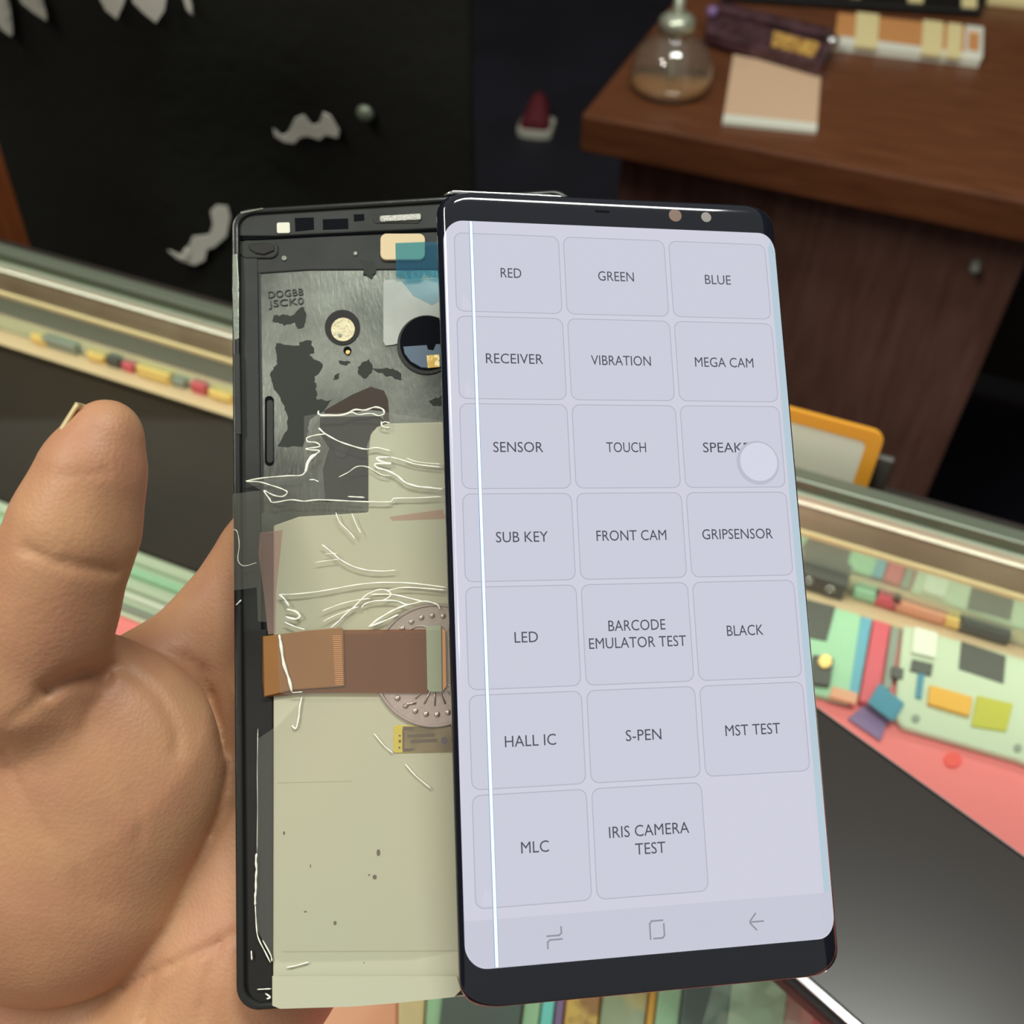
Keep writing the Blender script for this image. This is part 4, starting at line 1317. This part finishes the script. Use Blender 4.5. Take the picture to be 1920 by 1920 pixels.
# metal edge strip along the top and thin rim on the right
b_ = B()
tube(b_, [((DX0 + 1.6) * MD, (DY - 0.5) * MD, -1.4 * MD), ((DX0 + 3.6) * MD, (DY + 0.05) * MD, -1.2 * MD), (-20 * MD, (DY + 0.1) * MD, -1.2 * MD), (-11 * MD, (DY + 0.05) * MD, -1.2 * MD), (-6 * MD, (DY - 0.1) * MD, -1.4 * MD)], [0.25 * MD, 0.5 * MD, 0.5 * MD, 0.45 * MD, 0.1 * MD], 8)
obj('top_edge_strip', b_, M['chrome'], dp, smooth=True)
b_ = B()
box(b_, -14.2 * MD, -12.4 * MD, (DY - 0.3) * MD, (DY + 0.75) * MD, -2.4 * MD, -1.4 * MD)
obj('flex_nub', b_, M['chrome'], dp, bevel=0.0001)
b_ = B()
tube(b_, [((DX1 - 0.1) * MD, y * MD, -2.75 * MD) for y in (-30, -45, -58, -70, -74)], [0.12 * MD, 0.3 * MD, 0.35 * MD, 0.35 * MD, 0.2 * MD], 6)
obj('side_edge_strip', b_, M['chrome'], dp, smooth=True)

# ================================================================== hand: one continuous surface from blended tapered limbs
def smin(a, b, k):
    h = np.clip(0.5 + 0.5 * (b - a) / k, 0, 1)
    return b + (a - b) * h - k * h * (1 - h)


Minv = CW.inverted()


def fcam(x_mm, y_mm, z_mm):
    """frame-local millimetres -> camera space"""
    return tuple(Minv @ (FM @ Vector((x_mm * MF, y_mm * MF, z_mm * MF))))


def pc_(px, py, depth):
    return ((px - 960) / FPX * depth, (960 - py) / FPX * depth, -depth)


def rp(r_px, depth):
    return r_px * depth / FPX


H = 0.00085
lo = np.array([-0.175, -0.235, -0.262])
hi_ = np.array([0.040, 0.060, -0.150])
nn = np.ceil((hi_ - lo) / H).astype(int)
ax = [lo[i] + H * np.arange(nn[i]) for i in range(3)]
X, Y, Z = np.meshgrid(*[a.astype(np.float32) for a in ax], indexing='ij')


def cone(a, b, ra, rb, flat=1.0):
    """tapered capsule; flat > 1 squeezes it along the view axis"""
    a, b = np.array(a, np.float32), np.array(b, np.float32)
    zf = np.float32(flat)
    ba = (b - a) * np.array([1, 1, flat], np.float32)
    px_, py_, pz_ = X - a[0], Y - a[1], (Z - a[2]) * zf
    l2 = float(ba @ ba) + 1e-12
    t = np.clip((px_ * ba[0] + py_ * ba[1] + pz_ * ba[2]) / l2, 0, 1)
    d = np.sqrt((px_ - t * ba[0]) ** 2 + (py_ - t * ba[1]) ** 2 + (pz_ - t * ba[2]) ** 2) - (ra + (rb - ra) * t)
    return d / (1 + (flat - 1) * 0.5)


def chain(pts, flat=1.0, k=0.004):
    D = None
    for (a, ra), (b, rb) in zip(pts, pts[1:]):
        d = cone(a, b, ra, rb, flat)
        D = d if D is None else smin(D, d, k)
    return D


def P_(px, py, depth, r):
    return (pc_(px, py, depth), rp(r, depth))


thumb = chain([P_(200, 815, 0.186, 66), P_(174, 885, 0.186, 90), P_(142, 985, 0.187, 110), P_(112, 1070, 0.188, 110), P_(92, 1150, 0.190, 113), P_(50, 1270, 0.194, 135)])
thenar = chain([P_(60, 1310, 0.200, 165), P_(152, 1440, 0.206, 255), P_(84, 1604, 0.207, 276)], 1.55)
heel = chain([P_(120, 1650, 0.228, 215), P_(60, 2050, 0.226, 250)], 1.2)
web = chain([P_(120, 1345, 0.208, 105), P_(318, 1252, 0.222, 88), P_(407, 1178, 0.227, 88), P_(486, 1056, 0.230, 86)], 1.0)
frz = -6.5


def finger(pts):
    return chain([(fcam(x, y, frz - r - g), r * 0.001) for x, y, r, g in pts], 1.0)


def flx(px, py):
    return fp(px, py, frz)


def fpt(px, py, r, g=0.3):
    x, y = flx(px, py)
    return (x, y, r, g)


index = finger([fpt(495, 1180, 10.5), fpt(520, 985, 9.6), fpt(575, 830, 9.2), fpt(640, 700, 8.2), fpt(700, 610, 7.2)])
middle = finger([fpt(610, 1190, 11), fpt(665, 985, 9.8), fpt(735, 800, 9.4), fpt(800, 660, 8.4), fpt(840, 560, 7.4)])
ringf = finger([fpt(700, 1260, 10.5), fpt(790, 1080, 9.4), fpt(870, 920, 8.8), fpt(930, 790, 8.0), fpt(965, 700, 7.2)])
pinky = finger([fpt(745, 1390, 9.5), fpt(850, 1260, 8.2), fpt(930, 1140, 7.6), fpt(985, 1040, 7.0), fpt(1015, 970, 6.2)])
palm_c = [fpt(495, 1180, 11.0), fpt(430, 1500, 12.5), fpt(330, 1800, 14), fpt(240, 2080, 16)]
palm_d = [fpt(610, 1190, 11.5), fpt(560, 1500, 13), fpt(420, 1850, 14), fpt(300, 2080, 16)]
palm_e = [fpt(745, 1390, 11.0), fpt(650, 1560, 12.5), fpt(490, 1810, 13), fpt(370, 2020, 14)]
palm_f = [fpt(700, 1260, 11.0), fpt(590, 1560, 13), fpt(450, 1830, 13.5)]
hand = smin(finger(palm_c), finger(palm_d), 0.010)
hand = smin(hand, finger(palm_e), 0.010)
hand = smin(hand, finger(palm_f), 0.010)
for f_ in (index, middle, ringf, pinky):
    hand = smin(hand, f_, 0.0035)
hand = smin(hand, web, 0.006)
arm = chain([P_(150, 2080, 0.222, 260), P_(60, 2350, 0.205, 270), P_(-40, 2700, 0.190, 300)], 1.25)
hand = smin(hand, arm, 0.012)
hand = smin(hand, heel, 0.010)
th = smin(thenar, thumb, 0.0055)
hand = smin(hand, th, 0.0011)

# creases pressed into the skin along lines of the palm
U = 960 + FPX * X / (-Z)
V = 960 - FPX * Y / (-Z)


def crease_or_glint(pts, w, amp):
    global hand
    pts = smooth_line([(p[0], p[1], 0) for p in pts], 3)
    best = np.full(U.shape, 1e9, np.float32)
    us = [p.x for p in pts]
    vs_ = [p.y for p in pts]
    msk = (U > min(us) - 4 * w) & (U < max(us) + 4 * w) & (V > min(vs_) - 4 * w) & (V < max(vs_) + 4 * w) & (np.abs(hand) < 0.004)
    uu, vv = U[msk], V[msk]
    bb = np.full(uu.shape, 1e9, np.float32)
    n = len(pts) - 1
    for i in range(n):
        a, b = pts[i], pts[i + 1]
        dx, dy = b.x - a.x, b.y - a.y
        l2 = dx * dx + dy * dy + 1e-9
        t = np.clip(((uu - a.x) * dx + (vv - a.y) * dy) / l2, 0, 1)
        bb = np.minimum(bb, (uu - a.x - t * dx) ** 2 + (vv - a.y - t * dy) ** 2)
    hand[msk] += amp * np.exp(-bb / (w * w))


def r5(pts):
    return [(x / 3.2, 700 + y / 3.2) for x, y in pts]


def r6(pts):
    return [(x / 2.667, 1200 + y / 2.667) for x, y in pts]


crease_or_glint(r5([(150, 1050), (230, 1085), (330, 1130), (450, 1165), (580, 1180), (700, 1185)]), 9, 0.0007)
crease_or_glint(r5([(400, 1110), (520, 1140), (690, 1165)]), 7, 0.0004)
crease_or_glint(r5([(360, 610), (520, 605), (640, 590)]), 6, 0.0004)
crease_or_glint(r6([(230, 240), (320, 190), (420, 150), (520, 130), (600, 140), (700, 200), (790, 280), (850, 380), (885, 480), (880, 560)]), 11, 0.0005)
crease_or_glint(r6([(230, 255), (330, 205), (430, 175), (520, 185)]), 17, 0.0017)
crease_or_glint(r6([(230, 260), (130, 350), (60, 400)]), 9, 0.0005)
crease_or_glint(r6([(560, 130), (530, 200), (490, 290), (440, 360), (420, 460)]), 12, 0.0005)
crease_or_glint(r6([(640, 30), (780, 60), (920, 90), (1040, 160)]), 9, 0.0004)
crease_or_glint(r6([(930, 90), (1030, 220), (1090, 380), (1120, 560)]), 9, 0.0006)
crease_or_glint(r6([(1165, 1470), (1080, 1520), (980, 1570), (860, 1620), (730, 1680), (620, 1740)]), 7, 0.0008)
crease_or_glint(r6([(1100, 1520), (1060, 1640), (1020, 1780), (1000, 1900)]), 8, 0.0005)
crease_or_glint(r6([(900, 1650), (820, 1760), (740, 1860), (700, 1930)]), 8, 0.0005)
crease_or_glint(r6([(770, 1680), (750, 1780), (720, 1920)]), 8, 0.0004)
crease_or_glint(r6([(1165, 820), (1100, 900), (1060, 980)]), 7, 0.0008)
crease_or_glint(r6([(20, 560), (70, 680), (150, 820), (250, 1000)]), 9, 0.0005)
crease_or_glint(r6([(380, 1160), (440, 1270), (540, 1330)]), 9, 0.0003)
crease_or_glint(r6([(660, 760), (700, 880), (690, 1020)]), 9, 0.00025)


def surface_nets(D, origin, h):
    S = D < 0
    nx_, ny_, nz_ = D.shape
    c = [S[i:nx_ - 1 + i, j:ny_ - 1 + j, k:nz_ - 1 + k] for i in (0, 1) for j in (0, 1) for k in (0, 1)]
    tot = sum(q.astype(np.int8) for q in c)
    act = (tot > 0) & (tot < 8)
    idx = -np.ones(act.shape, np.int64)
    ii, jj, kk = np.nonzero(act)
    idx[ii, jj, kk] = np.arange(len(ii))
    acc = np.zeros((len(ii), 3))
    cnt = np.zeros(len(ii))
    cor = [(i, j, k) for i in (0, 1) for j in (0, 1) for k in (0, 1)]
    for a in cor:
        for axis in range(3):
            if a[axis] == 0:
                b = list(a)
                b[axis] = 1
                da_ = D[ii + a[0], jj + a[1], kk + a[2]]
                db_ = D[ii + b[0], jj + b[1], kk + b[2]]
                mk = (da_ < 0) != (db_ < 0)
                t = np.where(mk, da_ / np.where(mk, da_ - db_, 1), 0)
                p = np.array(a, float)[None, :].repeat(len(ii), 0)
                p[:, axis] += t
                acc[mk] += p[mk]
                cnt[mk] += 1
    verts = (np.stack([ii, jj, kk], 1) + acc / cnt[:, None]) * h + origin
    faces = []
    e = (S[:-1, 1:-1, 1:-1] != S[1:, 1:-1, 1:-1])
    i, j, k = np.nonzero(e)
    j, k = j + 1, k + 1
    f = np.stack([idx[i, j - 1, k - 1], idx[i, j, k - 1], idx[i, j, k], idx[i, j - 1, k]], 1)
    fl = S[i, j, k]
    faces.append(np.where(fl[:, None], f, f[:, ::-1]))
    e = (S[1:-1, :-1, 1:-1] != S[1:-1, 1:, 1:-1])
    i, j, k = np.nonzero(e)
    i, k = i + 1, k + 1
    f = np.stack([idx[i - 1, j, k - 1], idx[i - 1, j, k], idx[i, j, k], idx[i, j, k - 1]], 1)
    fl = S[i, j, k]
    faces.append(np.where(fl[:, None], f, f[:, ::-1]))
    e = (S[1:-1, 1:-1, :-1] != S[1:-1, 1:-1, 1:])
    i, j, k = np.nonzero(e)
    i, j = i + 1, j + 1
    f = np.stack([idx[i - 1, j - 1, k], idx[i, j - 1, k], idx[i, j, k], idx[i - 1, j, k]], 1)
    fl = S[i, j, k]
    faces.append(np.where(fl[:, None], f, f[:, ::-1]))
    return verts, np.concatenate(faces)


# close the arm at the border of the grid
hand[0], hand[-1], hand[:, 0], hand[:, -1], hand[:, :, 0], hand[:, :, -1] = (0.01,) * 6
hv, hf = surface_nets(hand, lo, H)
me = bpy.data.meshes.new('hand')
me.vertices.add(len(hv))
me.vertices.foreach_set('co', hv.astype(np.float32).ravel())
me.loops.add(hf.size)
me.loops.foreach_set('vertex_index', hf.astype(np.int32).ravel())
me.polygons.add(len(hf))
me.polygons.foreach_set('loop_start', np.arange(0, hf.size, 4, dtype=np.int32))
me.update(calc_edges=True)
me.validate()
me.polygons.foreach_set('use_smooth', np.ones(len(me.polygons), bool))


def skin_mat():
    m = bpy.data.materials.new('skin')
    m.use_nodes = True
    nt = m.node_tree
    p = nt.nodes['Principled BSDF']
    p.inputs['Roughness'].default_value = 0.48
    p.inputs['Specular IOR Level'].default_value = 0.35
    p.inputs['Subsurface Weight'].default_value = 0.25
    p.inputs['Subsurface Radius'].default_value = (1.0, 0.35, 0.18)
    p.inputs['Subsurface Scale'].default_value = 0.0022
    tc = nt.nodes.new('ShaderNodeTexCoord')
    n = nt.nodes.new('ShaderNodeTexNoise')
    n.inputs['Scale'].default_value = 55
    n.inputs['Detail'].default_value = 6
    r = nt.nodes.new('ShaderNodeValToRGB')
    r.color_ramp.elements[0].position = 0.35
    r.color_ramp.elements[1].position = 0.68
    r.color_ramp.elements[0].color = (*sr(188, 142, 106), 1)
    r.color_ramp.elements[1].color = (*sr(178, 127, 99), 1)
    nt.links.new(tc.outputs['Object'], n.inputs['Vector'])
    nt.links.new(n.outputs['Fac'], r.inputs[0])
    nt.links.new(r.outputs[0], p.inputs['Base Color'])
    v = nt.nodes.new('ShaderNodeTexVoronoi')
    v.inputs['Scale'].default_value = 1300
    n2 = nt.nodes.new('ShaderNodeTexNoise')
    n2.inputs['Scale'].default_value = 260
    n2.inputs['Detail'].default_value = 4
    ad = nt.nodes.new('ShaderNodeMath')
    ad.operation = 'ADD'
    mp = nt.nodes.new('ShaderNodeMapping')
    mp.inputs['Rotation'].default_value = (0, 0, math.radians(35))
    mp.inputs['Scale'].default_value = (1.0, 0.28, 1.0)
    n3 = nt.nodes.new('ShaderNodeTexNoise')
    n3.inputs['Scale'].default_value = 420
    n3.inputs['Detail'].default_value = 3
    nt.links.new(tc.outputs['Object'], mp.inputs[0])
    nt.links.new(mp.outputs[0], n3.inputs['Vector'])
    ad2 = nt.nodes.new('ShaderNodeMath')
    ad2.operation = 'ADD'
    b = nt.nodes.new('ShaderNodeBump')
    b.inputs['Strength'].default_value = 0.24
    b.inputs['Distance'].default_value = 0.00025
    nt.links.new(tc.outputs['Object'], v.inputs['Vector'])
    nt.links.new(tc.outputs['Object'], n2.inputs['Vector'])
    nt.links.new(v.outputs['Distance'], ad.inputs[0])
    nt.links.new(n2.outputs['Fac'], ad.inputs[1])
    nt.links.new(ad.outputs[0], ad2.inputs[0])
    nt.links.new(n3.outputs['Fac'], ad2.inputs[1])
    nt.links.new(ad2.outputs[0], b.inputs['Height'])
    nt.links.new(b.outputs[0], p.inputs['Normal'])
    return m


me.materials.append(skin_mat())
ho = bpy.data.objects.new('hand', me)
col.objects.link(ho)
ho.matrix_world = CW
sm_ = ho.modifiers.new('smooth', 'SMOOTH')
sm_.factor = 0.5
sm_.iterations = 2
tag(ho, 'left hand with raised thumb holding the phone frame from behind', 'hand')

# thumbnail on the outer side of the thumb
b_ = B()
rows = []
NA, NT_ = 12, 9
for i in range(NT_):
    t = i / (NT_ - 1)
    px_ = 206 + (180 - 206) * t
    py_ = 812 + (880 - 812) * t
    r_ = rp(68 + (91 - 68) * t, 0.186) + 0.0004
    c0 = Vector(pc_(px_, py_, 0.186))
    axd = Vector((-0.35, -0.94, 0)).normalized()
    sd = Vector((0.94, -0.35, 0))
    a0, a1 = math.radians(139), math.radians(200)
    lift = 0.0002 * (1 - t) ** 2
    row = []
    for k in range(NA):
        s = k / (NA - 1)
        sh_ = 0.25 * (2 * s - 1) ** 2 * (0.6 if t > 0.5 else 0.3)
        a = a0 + (a1 - a0) * s
        row.append(b_.verts.new(c0 + (sd * math.cos(a) + Vector((0, 0, 1)) * math.sin(a)) * (r_ + lift) - axd * (0.0032 * (1 - t))))
    rows.append(row)
for a, b in zip(rows, rows[1:]):
    for k in range(NA - 1):
        b_.faces.new((a[k], a[k + 1], b[k + 1], b[k]))
M['nail'] = mat('fingernail', sr(206, 186, 140), 0.3, sub=0.1)
nl = obj('thumbnail', b_, M['nail'], ho, smooth=True)
s_ = nl.modifiers.new('solid', 'SOLIDIFY')
s_.thickness = 0.0006
